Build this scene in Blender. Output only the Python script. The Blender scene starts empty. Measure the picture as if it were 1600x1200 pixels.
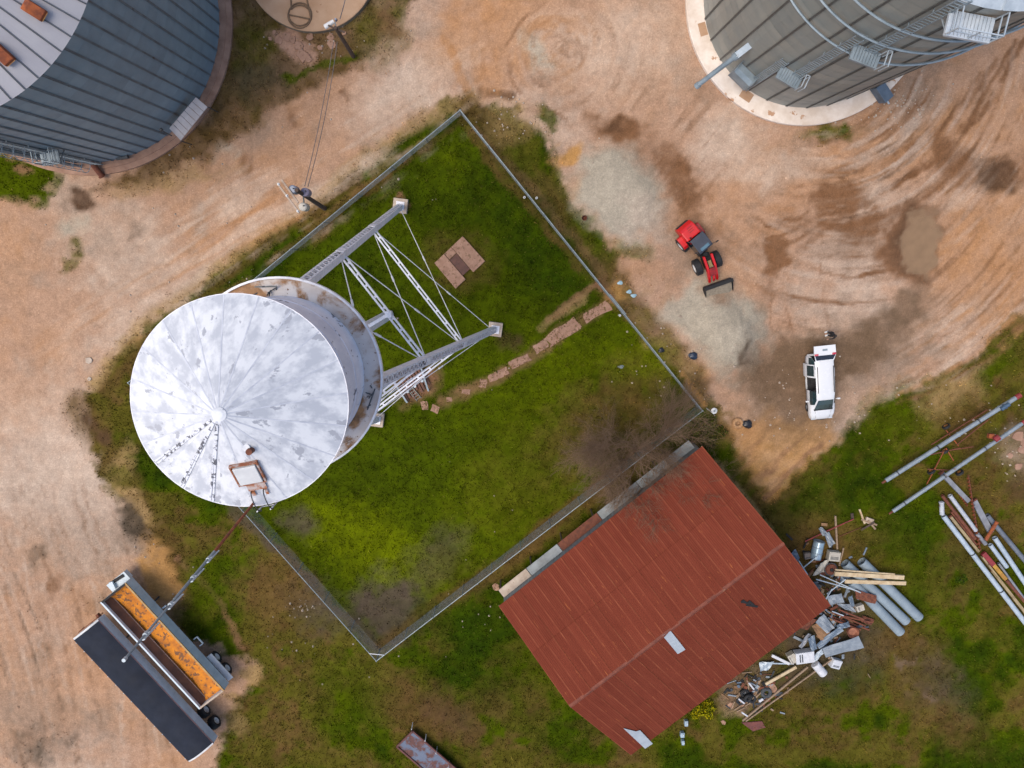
import bpy, bmesh, math, random
import numpy as np
from mathutils import Matrix, Vector
random.seed(7)
rng = np.random.default_rng(7)
R = math.radians
C = bpy.context.scene.collection
SC = bpy.context.scene

# ------------------------------------------------------------------ camera, sky, sun, exposure
F, HC = 1244.0, 60.0                       # focal length in photo pixels, flying height in metres
n_ = Vector(((778 - 800) / F, -(392 - 600) / F, -1)).normalized()
RC = n_.rotation_difference(Vector((0, 0, -1))).to_matrix()
cam = bpy.data.objects.new('camera', bpy.data.cameras.new('camera')); C.objects.link(cam)
cam.data.sensor_width = 36; cam.data.lens = 36 * F / 1600
cam.data.clip_start = 0.5; cam.data.clip_end = 6000
cam.matrix_world = Matrix.Translation((0, 0, HC)) @ RC.to_4x4()
SC.camera = cam

SUN_EL, SUN_AZ = 66, 262                   # azimuth: compass degrees, +Y is north
w = bpy.data.worlds.new('World'); SC.world = w; w.use_nodes = True
nt = w.node_tree; nt.nodes.clear()
sky = nt.nodes.new('ShaderNodeTexSky'); sky.sky_type = 'NISHITA'; sky.sun_disc = False
sky.sun_elevation = R(SUN_EL); sky.sun_rotation = R(SUN_AZ)
sky.altitude = 100; sky.air_density = 1.0; sky.dust_density = 3.0; sky.ozone_density = 1.0
bg = nt.nodes.new('ShaderNodeBackground'); bg.inputs[1].default_value = 0.15
wo = nt.nodes.new('ShaderNodeOutputWorld')
nt.links.new(sky.outputs[0], bg.inputs[0]); nt.links.new(bg.outputs[0], wo.inputs[0])
sd = bpy.data.lights.new('sun', 'SUN'); sd.energy = 1.5; sd.angle = R(35); sd.color = (1.0, 0.93, 0.82)
so = bpy.data.objects.new('sun', sd); C.objects.link(so)
so.rotation_euler = (R(90 - SUN_EL), 0, R(180 - SUN_AZ)); so.location = (0, 0, 90)
SC.view_settings.view_transform = 'Standard'; SC.view_settings.look = 'None'
SC.view_settings.gamma = 1; SC.view_settings.use_curve_mapping = False
SC.view_settings.exposure = 0.62

# ------------------------------------------------------------------ survey: photo pixel + height -> place
def P(u, v, z=0.0):
    d = RC @ Vector(((u - 800) / F, -(v - 600) / F, -1)); s = (z - HC) / d.z
    return Vector((s * d.x, s * d.y, z))
RN = np.array(RC)
def survey(x, y):                          # ground place -> survey grid (photo pixels)
    q = np.stack([x, y, np.full_like(x, -HC)], -1) @ RN
    return 800 + F * q[..., 0] / -q[..., 2], 600 - F * q[..., 1] / -q[..., 2]

KG = 1.5
def lin(c):
    return tuple((((x / 255 + .055) / 1.055) ** 2.4 if x > 10 else x / 255 / 12.92) / KG for x in c)

# ------------------------------------------------------------------ object helpers
def tag(o, label=None, cat=None, group=None, kind=None):
    if label: o['label'] = label
    if cat: o['category'] = cat
    if group: o['group'] = group
    if kind or cat: o['kind'] = kind or 'thing'
    return o
def thing(name, label, cat, loc=(0, 0, 0), rz=0.0, group=None):
    o = bpy.data.objects.new(name, None); C.objects.link(o); o.empty_display_size = .3
    o.location = loc; o.rotation_euler = (0, 0, rz)
    return tag(o, label, cat, group)
def inst(name, data, parent=None, loc=None, rot=None):
    o = bpy.data.objects.new(name, data); C.objects.link(o)
    if parent: o.parent = parent
    if loc is not None: o.location = loc
    if rot is not None: o.rotation_euler = rot
    return o

class MB:
    def __init__(s, org=(0, 0, 0)): s.v = []; s.f = []; s.o = Vector(org)
    def add(s, vs, fs):
        b = len(s.v); s.v += [Vector(p) - s.o for p in vs]; s.f += [tuple(b + i for i in f) for f in fs]; return s
    def box(s, c, d, m=None):
        x, y, z = d[0] / 2, d[1] / 2, d[2] / 2
        vs = [Vector((a * x, b * y, e * z)) for a in (-1, 1) for b in (-1, 1) for e in (-1, 1)]
        if m is not None: vs = [m @ p for p in vs]
        vs = [p + Vector(c) for p in vs]
        return s.add(vs, [(0, 1, 3, 2), (4, 6, 7, 5), (0, 4, 5, 1), (2, 3, 7, 6), (0, 2, 6, 4), (1, 5, 7, 3)])
    def bar(s, a, b, w, h, up=(0, 0, 1)):
        a, b = Vector(a), Vector(b); d = (b - a).normalized(); up = Vector(up)
        if abs(d.dot(up)) > .98: up = Vector((1, 0, 0))
        x = d.cross(up).normalized(); y = x.cross(d)
        vs = [p + x * (i * w / 2) + y * (j * h / 2) for p in (a, b) for i, j in ((-1, -1), (1, -1), (1, 1), (-1, 1))]
        return s.add(vs, [(3, 2, 1, 0), (4, 5, 6, 7)] + [(i, (i + 1) % 4, 4 + (i + 1) % 4, 4 + i) for i in range(4)])
    def cyl(s, a, b, r0, r1=None, n=12, caps=True):
        r1 = r0 if r1 is None else r1
        a, b = Vector(a), Vector(b); d = (b - a).normalized()
        up = Vector((0, 0, 1)) if abs(d.z) < .95 else Vector((1, 0, 0))
        x = d.cross(up).normalized(); y = x.cross(d)
        vs = []
        for p, r in ((a, r0), (b, r1)):
            vs += [p + (x * math.cos(6.28318 * i / n) + y * math.sin(6.28318 * i / n)) * r for i in range(n)]
        fs = [(i, (i + 1) % n, n + (i + 1) % n, n + i) for i in range(n)]
        if caps: fs += [tuple(range(n))[::-1], tuple(range(n, 2 * n))]
        return s.add(vs, fs)
    def tube(s, pts, r, n=6):
        rs = r if isinstance(r, (list, tuple)) else [r] * len(pts)
        for i in range(len(pts) - 1): s.cyl(pts[i], pts[i + 1], rs[i], rs[i + 1], n, i == 0 or i == len(pts) - 2)
        return s
    def lathe(s, prof, n=32, c=(0, 0, 0), axis='z', a0=0, a1=360):
        c = Vector(c); full = abs(a1 - a0) >= 359.9; m = n if full else n + 1; vs = []
        for r, z in prof:
            for i in range(m):
                t = R(a0 + (a1 - a0) * i / n); p = (r * math.cos(t), r * math.sin(t), z)
                if axis == 'y': p = (p[0], p[2], p[1])
                vs.append(c + Vector(p))
        fs = []
        for j in range(len(prof) - 1):
            for i in range(n):
                k = (i + 1) % m
                fs.append((j * m + i, j * m + k, (j + 1) * m + k, (j + 1) * m + i))
        return s.add(vs, fs)
    def grid(s, pts):                      # rows of points
        m = len(pts[0]); vs = [p for r in pts for p in r]
        return s.add(vs, [(j * m + i, j * m + i + 1, (j + 1) * m + i + 1, (j + 1) * m + i) for j in range(len(pts) - 1) for i in range(m - 1)])
    def prism(s, poly, z0, z1):
        n = len(poly); vs = [(p[0], p[1], z0) for p in poly] + [(p[0], p[1], z1) for p in poly]
        return s.add(vs, [tuple(range(n))[::-1], tuple(range(n, 2 * n))] + [(i, (i + 1) % n, n + (i + 1) % n, n + i) for i in range(n)])
    def mesh(s, name, mat, smooth=False):
        me = bpy.data.meshes.new(name); me.from_pydata([tuple(p) for p in s.v], [], s.f)
        bm = bmesh.new(); bm.from_mesh(me); bmesh.ops.recalc_face_normals(bm, faces=bm.faces); bm.to_mesh(me); bm.free()
        if mat: me.materials.append(mat)
        if smooth:
            for p in me.polygons: p.use_smooth = True
        return me
    def build(s, name, mat, parent=None, smooth=False, loc=None, rot=None, bevel=0):
        o = inst(name, s.mesh(name, mat, smooth), parent, loc, rot)
        if bevel:
            m = o.modifiers.new('bevel', 'BEVEL'); m.width = bevel; m.segments = 2; m.limit_method = 'ANGLE'
        return o

# ------------------------------------------------------------------ materials
def mat(name, c1, c2=None, scale=2.0, rough=.6, metal=0.0, rust=None, bump=0.0, bscale=25.0, rand=0.0, det=6, spec=.5, stretch=None, contrast=(.35, .65), speck=None, speck2=None, lap=None):
    m = bpy.data.materials.new(name); m.use_nodes = True; t = m.node_tree; N = t.nodes; L = t.links
    b = N['Principled BSDF']; b.inputs['Roughness'].default_value = rough; b.inputs['Metallic'].default_value = metal
    b.inputs['Specular IOR Level'].default_value = spec
    tc = N.new('ShaderNodeTexCoord'); vec = tc.outputs['Object']
    oi = N.new('ShaderNodeObjectInfo')
    ad = N.new('ShaderNodeVectorMath'); ad.operation = 'ADD'
    L.new(vec, ad.inputs[0])
    mu = N.new('ShaderNodeMath'); mu.operation = 'MULTIPLY'; mu.inputs[1].default_value = 37.0; L.new(oi.outputs['Random'], mu.inputs[0])
    L.new(mu.outputs[0], ad.inputs[1]); vec = ad.outputs[0]
    if stretch:
        mp = N.new('ShaderNodeMapping'); mp.inputs['Scale'].default_value = stretch; L.new(vec, mp.inputs[0]); vec = mp.outputs[0]
    def noise(sc, de=det, dist=0.0):
        n = N.new('ShaderNodeTexNoise'); n.inputs['Scale'].default_value = sc; n.inputs['Detail'].default_value = de
        n.inputs['Roughness'].default_value = .62; n.inputs['Distortion'].default_value = dist; L.new(vec, n.inputs[0]); return n.outputs[0]
    def ramp(inp, lo, hi):
        r = N.new('ShaderNodeMapRange'); r.inputs[1].default_value = lo; r.inputs[2].default_value = hi; L.new(inp, r.inputs[0]); return r.outputs[0]
    def mix(fac, a, bb):
        x = N.new('ShaderNodeMix'); x.data_type = 'RGBA'
        if isinstance(fac, float): x.inputs[0].default_value = fac
        else: L.new(fac, x.inputs[0])
        for i, q in ((6, a), (7, bb)):
            if isinstance(q, tuple): x.inputs[i].default_value = q + (1,)
            else: L.new(q, x.inputs[i])
        return x.outputs[2]
    c2 = c2 or tuple(x * .86 for x in c1)
    col = mix(ramp(noise(scale), *contrast), lin(c1), lin(c2))
    if speck:                              # (colour, threshold, scale)
        col = mix(ramp(noise(speck[2], 4), speck[1], speck[1] + .03), col, lin(speck[0]))
    if speck2: col = mix(ramp(noise(speck2[2], 5), speck2[1], speck2[1] + .03), col, lin(speck2[0]))
    if lap:                                # lighter wear along the lapped long edges of a sheet (colour, half width)
        sx = N.new('ShaderNodeSeparateXYZ'); L.new(tc.outputs['Object'], sx.inputs[0]); ab = N.new('ShaderNodeMath'); ab.operation = 'ABSOLUTE'; L.new(sx.outputs[0], ab.inputs[0])
        e1 = ramp(ab.outputs[0], lap[1] - .07, lap[1] - .01); pr = N.new('ShaderNodeMath'); pr.operation = 'MULTIPLY'; L.new(e1, pr.inputs[0]); L.new(ramp(noise(1.4), .42, .7), pr.inputs[1]); col = mix(pr.outputs[0], col, lin(lap[0]))
    if rust:                               # (colour, threshold, scale)
        rm = ramp(noise(rust[2], 8, .4), rust[1], rust[1] + .09)
        col = mix(rm, col, mix(ramp(noise(rust[2] * 5), .3, .7), lin(rust[0]), lin(tuple(x * .6 for x in rust[0]))))
    if rand:
        hs = N.new('ShaderNodeHueSaturation'); L.new(col, hs.inputs['Color'])
        mr = N.new('ShaderNodeMapRange'); mr.inputs[3].default_value = 1 - rand; mr.inputs[4].default_value = 1 + rand
        L.new(oi.outputs['Random'], mr.inputs[0]); L.new(mr.outputs[0], hs.inputs['Value']); col = hs.outputs[0]
    L.new(col, b.inputs['Base Color'])
    rr = N.new('ShaderNodeMapRange'); rr.inputs[3].default_value = max(rough - .12, .03); rr.inputs[4].default_value = min(rough + .12, 1)
    L.new(noise(scale * 3), rr.inputs[0]); L.new(rr.outputs[0], b.inputs['Roughness'])
    if bump:
        bp = N.new('ShaderNodeBump'); bp.inputs['Strength'].default_value = bump; bp.inputs['Distance'].default_value = .02
        L.new(noise(bscale, 4), bp.inputs['Height']); L.new(bp.outputs[0], b.inputs['Normal'])
    return m

# ------------------------------------------------------------------ ground
def vnoise(x, y, sc, seed):
    r = np.random.default_rng(seed); T = r.random((256, 256)); x = x / sc + 1000; y = y / sc + 1000
    xi = np.floor(x).astype(int); yi = np.floor(y).astype(int); fx = x - xi; fy = y - yi
    fx = fx * fx * (3 - 2 * fx); fy = fy * fy * (3 - 2 * fy)
    g = lambda a, b: T[a % 256, b % 256]
    return (g(xi, yi) * (1 - fx) + g(xi + 1, yi) * fx) * (1 - fy) + (g(xi, yi + 1) * (1 - fx) + g(xi + 1, yi + 1) * fx) * fy
def fbm(x, y, sc, seed, o=5):
    s = 0; a = 1; t = 0
    for i in range(o): s = s + a * vnoise(x, y, sc / 2 ** i, seed + i); t += a; a *= .55
    return s / t
def axis(a, b, h, far):
    c = np.arange(a, b + h / 2, h); g = []; d = h
    while True:
        d *= 1.28; g.append((g[-1] if g else 0) + d)
        if g[-1] > far: break
    g = np.array(g); return np.concatenate([a - g[::-1], c, c[-1] + g])
GX, GY = axis(-46, 49, .17, 2500), axis(-48, 26, .17, 2500)
X, Y = np.meshgrid(GX, GY)                # rows = y
near = (X > -70) & (X < 75) & (Y > -70) & (Y < 45)
XX, YY = np.clip(X, -90, 95), np.clip(Y, -90, 60)
U0, V0 = survey(XX, YY)
wu = (fbm(XX, YY, 3.0, 11, 6) - .5) * 46 + (fbm(XX, YY, .8, 21, 3) - .5) * 26
wv = (fbm(XX, YY, 3.0, 31, 6) - .5) * 46 + (fbm(XX, YY, .8, 41, 3) - .5) * 26
U, V = U0 + wu, V0 + wv
PAL = dict(dirt=(192, 154, 126), pale=(214, 189, 167), orange=(188, 138, 95), brown=(136, 97, 68), dark=(92, 68, 50), greyd=(162, 138, 118),
           gravel=(186, 173, 152), ochre=(196, 146, 88), gmid=(74, 86, 8), gdeep=(48, 66, 8), gyel=(100, 110, 6), olive=(92, 90, 26),
           dry=(106, 82, 46), greyb=(88, 76, 62), straw=(172, 140, 94), mud=(122, 98, 76), puddle=(152, 122, 92), rubble=(208, 164, 138), soil=(150, 110, 82))
PAL = {k: np.array(lin(v)) for k, v in PAL.items()}
COL = np.tile(PAL['dirt'], X.shape + (1,)); GR = np.zeros(X.shape); WET = np.zeros(X.shape); HT = np.zeros(X.shape)
GRASSY = dict(gmid=1, gdeep=1, gyel=1, olive=.85, dry=.6, greyb=.25, straw=.35)
HFN = fbm(XX, YY, .75, 201, 4)
def lay(key, m, wet=0.0):
    global COL, GR, WET
    m = np.clip(m, 0, 1); m = np.clip(m + (HFN - .5) * 1.5 * np.sqrt(m * (1 - m)), 0, 1); COL = COL * (1 - m[..., None]) + PAL[key] * m[..., None]
    GR = GR * (1 - m) + GRASSY.get(key, 0) * m; WET = WET * (1 - m) + wet * m
def ell(key, u, v, ru, rv, rot=0, k=1.0, soft=.5, wet=0.0, warp=True):
    uu, vv = (U, V) if warp else (U0, V0)
    c, s = math.cos(R(rot)), math.sin(R(rot)); a = (uu - u) * c + (vv - v) * s; b = -(uu - u) * s + (vv - v) * c
    d = np.sqrt((a / ru) ** 2 + (b / rv) ** 2); lay(key, k * np.clip((1 + soft / 2 - d) / soft, 0, 1) ** 1.2, wet)
def sdf(poly, uu, vv):
    d = np.full(uu.shape, 1e9); ins = np.zeros(uu.shape, bool); n = len(poly)
    for i in range(n):
        (x0, y0), (x1, y1) = poly[i], poly[(i + 1) % n]; ex, ey = x1 - x0, y1 - y0
        t = np.clip(((uu - x0) * ex + (vv - y0) * ey) / (ex * ex + ey * ey), 0, 1)
        d = np.minimum(d, (uu - x0 - t * ex) ** 2 + (vv - y0 - t * ey) ** 2)
        cnd = ((y0 > vv) != (y1 > vv)); ins ^= cnd & (uu < ex * (vv - y0) / (ey if ey else 1e-9) + x0)
    d = np.sqrt(d); return np.where(ins, d, -d)
def pol(key, poly, k=1.0, soft=12, wet=0.0): lay(key, k * np.clip(sdf(poly, U, V) / soft + .5, 0, 1), wet)
def pline(pts, uu, vv):
    d = np.full(uu.shape, 1e9)
    for (x0, y0), (x1, y1) in zip(pts[:-1], pts[1:]):
        ex, ey = x1 - x0, y1 - y0; t = np.clip(((uu - x0) * ex + (vv - y0) * ey) / (ex * ex + ey * ey), 0, 1)
        d = np.minimum(d, (uu - x0 - t * ex) ** 2 + (vv - y0 - t * ey) ** 2)
    return np.sqrt(d)
def line(key, pts, wd, k=1.0, soft=.6, warp=True, wet=0.0, rut=0.0):
    global HT
    d = pline(pts, U0 + wu * (.42 if warp else .12), V0 + wv * (.42 if warp else .12))
    m = np.clip((1 + soft / 2 - d / (wd / 2)) / soft, 0, 1); brk = np.clip(fbm(XX, YY, 1.3, 77, 3) * 3.2 - .7, 0, 1) if rut else 1
    lay(key, k * m * brk, wet); HT = HT - rut * m * (brk if rut else 1)

lo = fbm(XX, YY, 9, 5); mi = fbm(XX, YY, 2.2, 6)
lay('orange', np.clip((lo - .5) * 3.0, 0, .35)); lay('pale', np.clip((.5 - lo) * 3 + (mi - .5), 0, .6)); lay('greyd', np.clip((mi - .56) * 3, 0, .4))
# haul road, left and top
ell('pale', 90, 740, 130, 120, 20, .8, 1.2); ell('greyd', 110, 850, 80, 60, 0, .5, 1.2); ell('pale', 250, 500, 150, 60, -30, .6, 1); ell('gravel', 115, 357, 30, 20, 0, .7, .8)
ell('dark', 125, 313, 20, 20, 0, .9, .7); ell('olive', 122, 392, 16, 12, 0, .8, .8); ell('olive', 108, 412, 12, 10, 0, .7, .8); ell('greyd', 207, 357, 14, 14, 0, .8, .7)
ell('dark', 335, 220, 26, 9, -20, .9, .6); ell('brown', 380, 262, 12, 24, 10, .6, .9); ell('brown', 455, 190, 9, 14, 0, .6, .9); ell('brown', 540, 150, 6, 10, 0, .9, .8)
ell('greyd', 395, 210, 40, 24, -30, .6, 1); ell('gravel', 350, 240, 18, 12, 0, .5, 1); ell('pale', 640, 130, 110, 42, -32, .75, 1); ell('orange', 700, 60, 30, 60, 20, .6, 1)
line('orange', [(690, 60), (712, 95), (738, 150)], 12, .75); ell('orange', 790, 30, 60, 60, 0, .55, 1); ell('pale', 960, 70, 120, 70, 0, .55, 1.2); ell('gravel', 845, 82, 20, 32, -30, .7, .6)
line('brown', [(850, 5), (815, 35), (795, 70), (797, 110), (815, 145), (850, 168), (885, 185)], 7, .6, rut=.02); line('brown', [(870, 20), (845, 45), (835, 70)], 5, .35)
line('dark', [(755, 140), (800, 150)], 14, .85); ell('orange', 775, 125, 30, 25, 0, .6, 1)
for k in range(14):                        # faint wheel streaks along the haul road, lower left
    o = k * 17; line('brown' if k % 3 else 'pale', [(-40 + o * .9, 760), (-10 + o, 900), (20 + o * 1.05, 1050), (30 + o * 1.1, 1230)], 6, .2 + .12 * (k % 2), rut=.01)
ell('greyb', 55, 870, 16, 20, 0, .5, .9); ell('brown', 92, 915, 12, 22, 10, .6, .9); ell('greyd', 40, 1110, 60, 60, 0, .7, 1.2); ell('greyb', 60, 1165, 45, 25, 20, .5, 1.2); ell('greyb', 190, 940, 40, 25, 0, .45, 1)
ell('greyb', 205, 830, 30, 40, 0, .5, 1.2); ell('greyd', 150, 1130, 50, 40, 40, .5, 1.2)
# scrub round the round slab and the left bin
pol('dry', [(335, 40), (395, -40), (680, -60), (640, 20), (596, 75), (540, 118), (470, 150), (400, 185), (330, 245), (245, 292), (150, 300), (330, 190)], .85, 18)
ell('olive', 400, 90, 35, 70, 10, .6, 1); ell('greyb', 410, 130, 50, 30, -20, .6, 1); ell('olive', 590, 50, 40, 50, 0, .6, 1); ell('soil', 610, 30, 20, 30, 0, .5, 1); ell('gmid', 455, 124, 22, 10, -20, .9, .7)
line('gmid', [(470, 112), (555, 88)], 10, .8); ell('gmid', 625, 18, 14, 20, 0, .6, .8); ell('rubble', 450, 62, 32, 12, 15, .8, .6); ell('rubble', 472, 85, 20, 14, 30, .8, .6)
ell('straw', 260, 290, 90, 14, -12, .6, 1); pol('gmid', [(-200, 225), (98, 246), (92, 285), (45, 318), (-200, 330)], 1, 14); ell('soil', 30, 262, 12, 10, 0, .7, .6)
# big yard, fenced lot and grassland
YARD = [(722, 150), (640, 200), (560, 262), (480, 330), (400, 385), (300, 455), (215, 520), (150, 600), (125, 650), (165, 740), (225, 790), (262, 870), (285, 960), (330, 1005), (405, 1035), (380, 1080),
        (350, 1140), (330, 1200), (300, 1500), (3200, 1500), (3200, 300), (1700, 430), (1600, 498), (1530, 548), (1440, 604), (1380, 640), (1290, 690), (1230, 745), (1190, 760), (1150, 700), (1120, 640), (1060, 585),
        (1010, 520), (975, 450), (955, 400), (915, 340), (875, 280), (850, 220), (800, 170)]
pol('gmid', YARD, 1, 14)
n1 = fbm(XX, YY, 5.5, 51, 6); n2 = fbm(XX, YY, 1.6, 52, 5)
gm = np.clip(sdf(YARD, U, V) / 14 + .5, 0, 1); FENCED = [(719, 190), (1082, 640), (1000, 712), (590, 1008), (215, 600)]
fm = np.clip(sdf(FENCED, U, V) / 10 + .5, 0, 1)
lay('dry', gm * (1 - fm) * np.clip((n1 - .44) * 8 + (n2 - .5) * 3.5, 0, .85)); lay('olive', gm * (1 - fm) * np.clip(.28 + (n2 - .5) * 5, 0, .7)); lay('gdeep', gm * np.clip((.48 - n1) * 8, 0, .8))
line('straw', [(740, 150), (640, 195), (560, 255), (480, 322), (400, 378), (300, 448), (210, 515), (145, 600)], 22, .65, 1.1); line('dry', [(560, 275), (400, 400), (215, 545), (165, 620)], 16, .6, 1)
line('dry', [(120, 640), (165, 700), (215, 790), (255, 860), (285, 960)], 44, .75, .9); line('dark', [(130, 655), (170, 690)], 16, .6, 1); ell('straw', 195, 735, 16, 40, 25, .7, .9); ell('olive', 190, 755, 20, 24, 0, .7, .8)
ell('ochre', 243, 893, 30, 48, -5, .9, .6); ell('straw', 215, 785, 40, 12, 40, .8, .8); ell('greyb', 205, 812, 22, 26, 0, .8, .8); line('soil', [(280, 870), (345, 940), (380, 1010)], 10, .5)
ell('gmid', 320, 920, 40, 70, 30, .7, .8); ell('straw', 390, 1052, 28, 14, 0, .9, .7); ell('straw', 372, 1130, 12, 26, -30, .5, 1); ell('straw', 360, 1090, 14, 9, 0, .7, .7)
# verge outside the fence, north-east
line('dry', [(735, 165), (850, 305), (960, 440), (1085, 610)], 46, .8, .7); line('soil', [(745, 200), (860, 330), (960, 455), (1060, 590)], 14, .55); ell('gmid', 850, 186, 12, 22, -10, .9, .7)
ell('olive', 820, 245, 22, 34, -20, .8, .7); ell('straw', 800, 190, 30, 26, 0, .6, .9); ell('ochre', 880, 236, 24, 18, -20, .95, .6); ell('gmid', 925, 372, 18, 46, -30, .75, .7); ell('gmid', 985, 395, 30, 14, 20, .7, .8)
ell('straw', 910, 290, 26, 20, 0, .5, 1); ell('ochre', 970, 462, 22, 16, 0, .8, .7); ell('straw', 1010, 560, 40, 50, -30, .6, 1.1); ell('straw', 1060, 590, 30, 20, 0, .6, 1); ell('gmid', 1105, 690, 40, 50, -20, .85, .7); ell('dry', 1120, 670, 30, 24, 0, .6, .9)
line('ochre', [(1064, 585), (1100, 632)], 9, .8, warp=False)
# the fenced lot
pol('gmid', FENCED, 1, 8); ell('gdeep', 720, 270, 110, 80, 0, .55, 1.2); ell('gdeep', 855, 400, 60, 130, -35, .7, 1); ell('gdeep', 560, 420, 80, 60, 0, .5, 1.2); ell('gdeep', 700, 660, 160, 60, -30, .45, 1.2)
ell('gyel', 610, 870, 110, 48, 35, .95, .9); ell('gyel', 500, 820, 50, 40, 40, .7, 1); ell('gyel', 830, 590, 180, 70, -25, .4, 1.3); ell('gyel', 1005, 568, 42, 34, 20, .75, .9); ell('gyel', 780, 790, 90, 60, -30, .35, 1.3); ell('gyel', 700, 250, 40, 40, 0, .3, 1.3)
ell('olive', 860, 720, 140, 70, -35, .55, 1.2); ell('greyb', 605, 950, 58, 52, 10, .95, .6); ell('greyb', 675, 880, 36, 60, 30, .6, 1); ell('greyb', 470, 820, 26, 22, 30, .8, .9); ell('dry', 960, 660, 100, 70, -30, .7, 1.1); ell('olive', 700, 900, 50, 40, 0, .4, 1)
line('dry', [(600, 1005), (790, 880), (1000, 715)], 26, .75, .8); line('greyb', [(365, 790), (480, 905), (585, 1012)], 20, .75, .8); line('dry', [(720, 190), (800, 290), (905, 420)], 13, .55); line('dry', [(710, 195), (560, 310), (420, 412)], 12, .5)
line('soil', [(860, 500), (935, 440), (960, 470)], 11, .7); line('straw', [(850, 510), (915, 465)], 14, .5); ell('soil', 648, 600, 46, 30, -30, .9, .6); ell('soil', 632, 318, 14, 12, 0, .8, .7); ell('dry', 718, 411, 52, 46, 0, .6, .8); ell('dark', 790, 525, 20, 14, 0, .6, .8)
# south and east grassland
ell('dry', 430, 925, 62, 50, 40, .8, .9); ell('greyb', 500, 950, 46, 36, 40, .6, 1); ell('dry', 645, 1100, 90, 46, 20, .85, .9); ell('dark', 700, 1120, 46, 30, 40, .6, 1); ell('gmid', 548, 1090, 60, 60, 0, .7, 1); ell('gdeep', 700, 980, 70, 40, 0, .6, 1)
ell('gdeep', 770, 1030, 70, 90, 0, .6, 1.1); ell('gdeep', 880, 1150, 60, 40, 0, .5, 1.2); ell('gdeep', 1290, 770, 110, 40, -28, .6, 1); ell('gmid', 1400, 650, 60, 40, -30, .9, .8); ell('gmid', 1550, 570, 60, 26, -35, .95, .6); ell('straw', 1490, 610, 50, 30, -20, .7, .9)
ell('gdeep', 1500, 880, 90, 60, 30, .4, 1.3); ell('olive', 1380, 900, 60, 60, 0, .6, 1); pol('ochre', [(1140, 660), (1290, 650), (1300, 680), (1225, 750), (1195, 775), (1160, 730)], .8, 20); line('soil', [(1280, 690), (1225, 745), (1190, 775)], 8, .6); line('soil', [(1230, 700), (1190, 740)], 8, .5)
ell('rubble', 1160, 1090, 46, 26, -30, .5, .8); ell('greyb', 1180, 1075, 60, 26, -20, .6, .9); ell('dry', 1400, 1000, 46, 30, -20, .8, .9); ell('dry', 1430, 1040, 50, 60, -20, .7, 1); ell('greyb', 1470, 1080, 40, 60, -45, .6, 1); ell('dry', 1480, 1130, 60, 40, 30, .7, 1)
ell('mud', 1415, 1035, 14, 8, 0, .7, .7, .8); ell('mud', 1455, 1085, 16, 8, 30, .6, .7, .8); ell('gdeep', 1320, 1060, 60, 40, -20, .6, 1); ell('greyd', 1600, 700, 40, 40, 0, .6, .9); ell('dark', 1600, 760, 30, 24, 0, .6, .9); ell('dry', 1290, 860, 70, 50, 0, .75, .9); ell('greyb', 1290, 990, 90, 80, 0, .8, .8)
ell('gmid', 870, 1010, 60, 90, 35, .5, 1)
# turning yard on the right
ell('brown', 965, 195, 44, 18, 10, .8, .8); ell('brown', 1010, 225, 60, 26, 35, .45, 1); ell('greyd', 950, 255, 44, 30, 0, .8, .9); ell('brown', 1070, 285, 26, 60, -25, .75, .9); ell('dark', 1080, 310, 20, 22, 0, .5, .9); ell('pale', 1135, 215, 60, 46, 40, .75, 1)
ell('pale', 1225, 265, 60, 26, -20, .6, 1); ell('orange', 1400, 240, 150, 50, -25, .5, 1.2); ell('orange', 1540, 400, 90, 110, 0, .6, 1.2); ell('soil', 1300, 345, 120, 70, -10, .3, 1.3); ell('pale', 1370, 300, 24, 22, 0, .5, .9)
ell('brown', 1312, 310, 44, 26, -15, .8, .7); ell('brown', 1350, 350, 34, 22, -30, .8, .8); line('brown', [(1350, 345), (1420, 325), (1480, 270)], 22, .5, 1); ell('brown', 1495, 262, 34, 28, 20, .75, .7); ell('dark', 1560, 268, 36, 26, 20, .8, .6); ell('brown', 1600, 260, 40, 30, 0, .7, .9)

ell('brown', 1210, 395, 20, 24, 0, .8, .6); ell('brown', 1200, 420, 14, 30, 10, .6, .8); ell('mud', 1185, 520, 10, 60, 5, .5, .9); ell('orange', 1150, 660, 40, 40, 0, .4, 1); ell('brown', 1090, 370, 30, 40, -30, .4, 1); ell('greyd', 1050, 390, 26, 60, -30, .5, 1)
ell('greyd', 1440, 150, 50, 36, -40, .7, .9); ell('olive', 1300, 205, 44, 12, -6, .8, .8); ell('gmid', 1330, 200, 10, 16, 0, .9, .7)
for a, k in ((0, .55), (22, .5), (50, .4), (74, .35)):   # sweeping wheel tracks
    line('brown', [(1610 - a, 40 + a), (1545 - a, 170 + a * .6), (1470 - a * .7, 250 + a * .4), (1380 - a * .5, 300 + a * .4), (1290, 330 + a * .5), (1200, 350 + a)], 8, k + .35, .9, True, 0, .04)
line('brown', [(1175, 335), (1210, 350), (1270, 357), (1330, 352)], 6, .7, rut=.03); line('brown', [(1280, 398), (1340, 402), (1395, 390)], 5, .6, rut=.03); line('brown', [(1270, 425), (1330, 430), (1400, 420)], 5, .55, rut=.03)
line('brown', [(1345, 430), (1395, 420)], 8, .7, .4, False); line('brown', [(1290, 360), (1280, 420), (1285, 480), (1300, 510)], 4, .5, rut=.02); line('brown', [(1228, 420), (1226, 480), (1240, 520)], 5, .45, rut=.02); line('brown', [(1200, 420), (1205, 520)], 5, .4, rut=.02)
for a in range(7): line('orange' if a % 2 else 'brown', [(1600, 380 + a * 22), (1540, 440 + a * 20), (1470, 500 + a * 17), (1400, 560 + a * 12)], 6, .5, 1, True, 0, .02)
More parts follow.
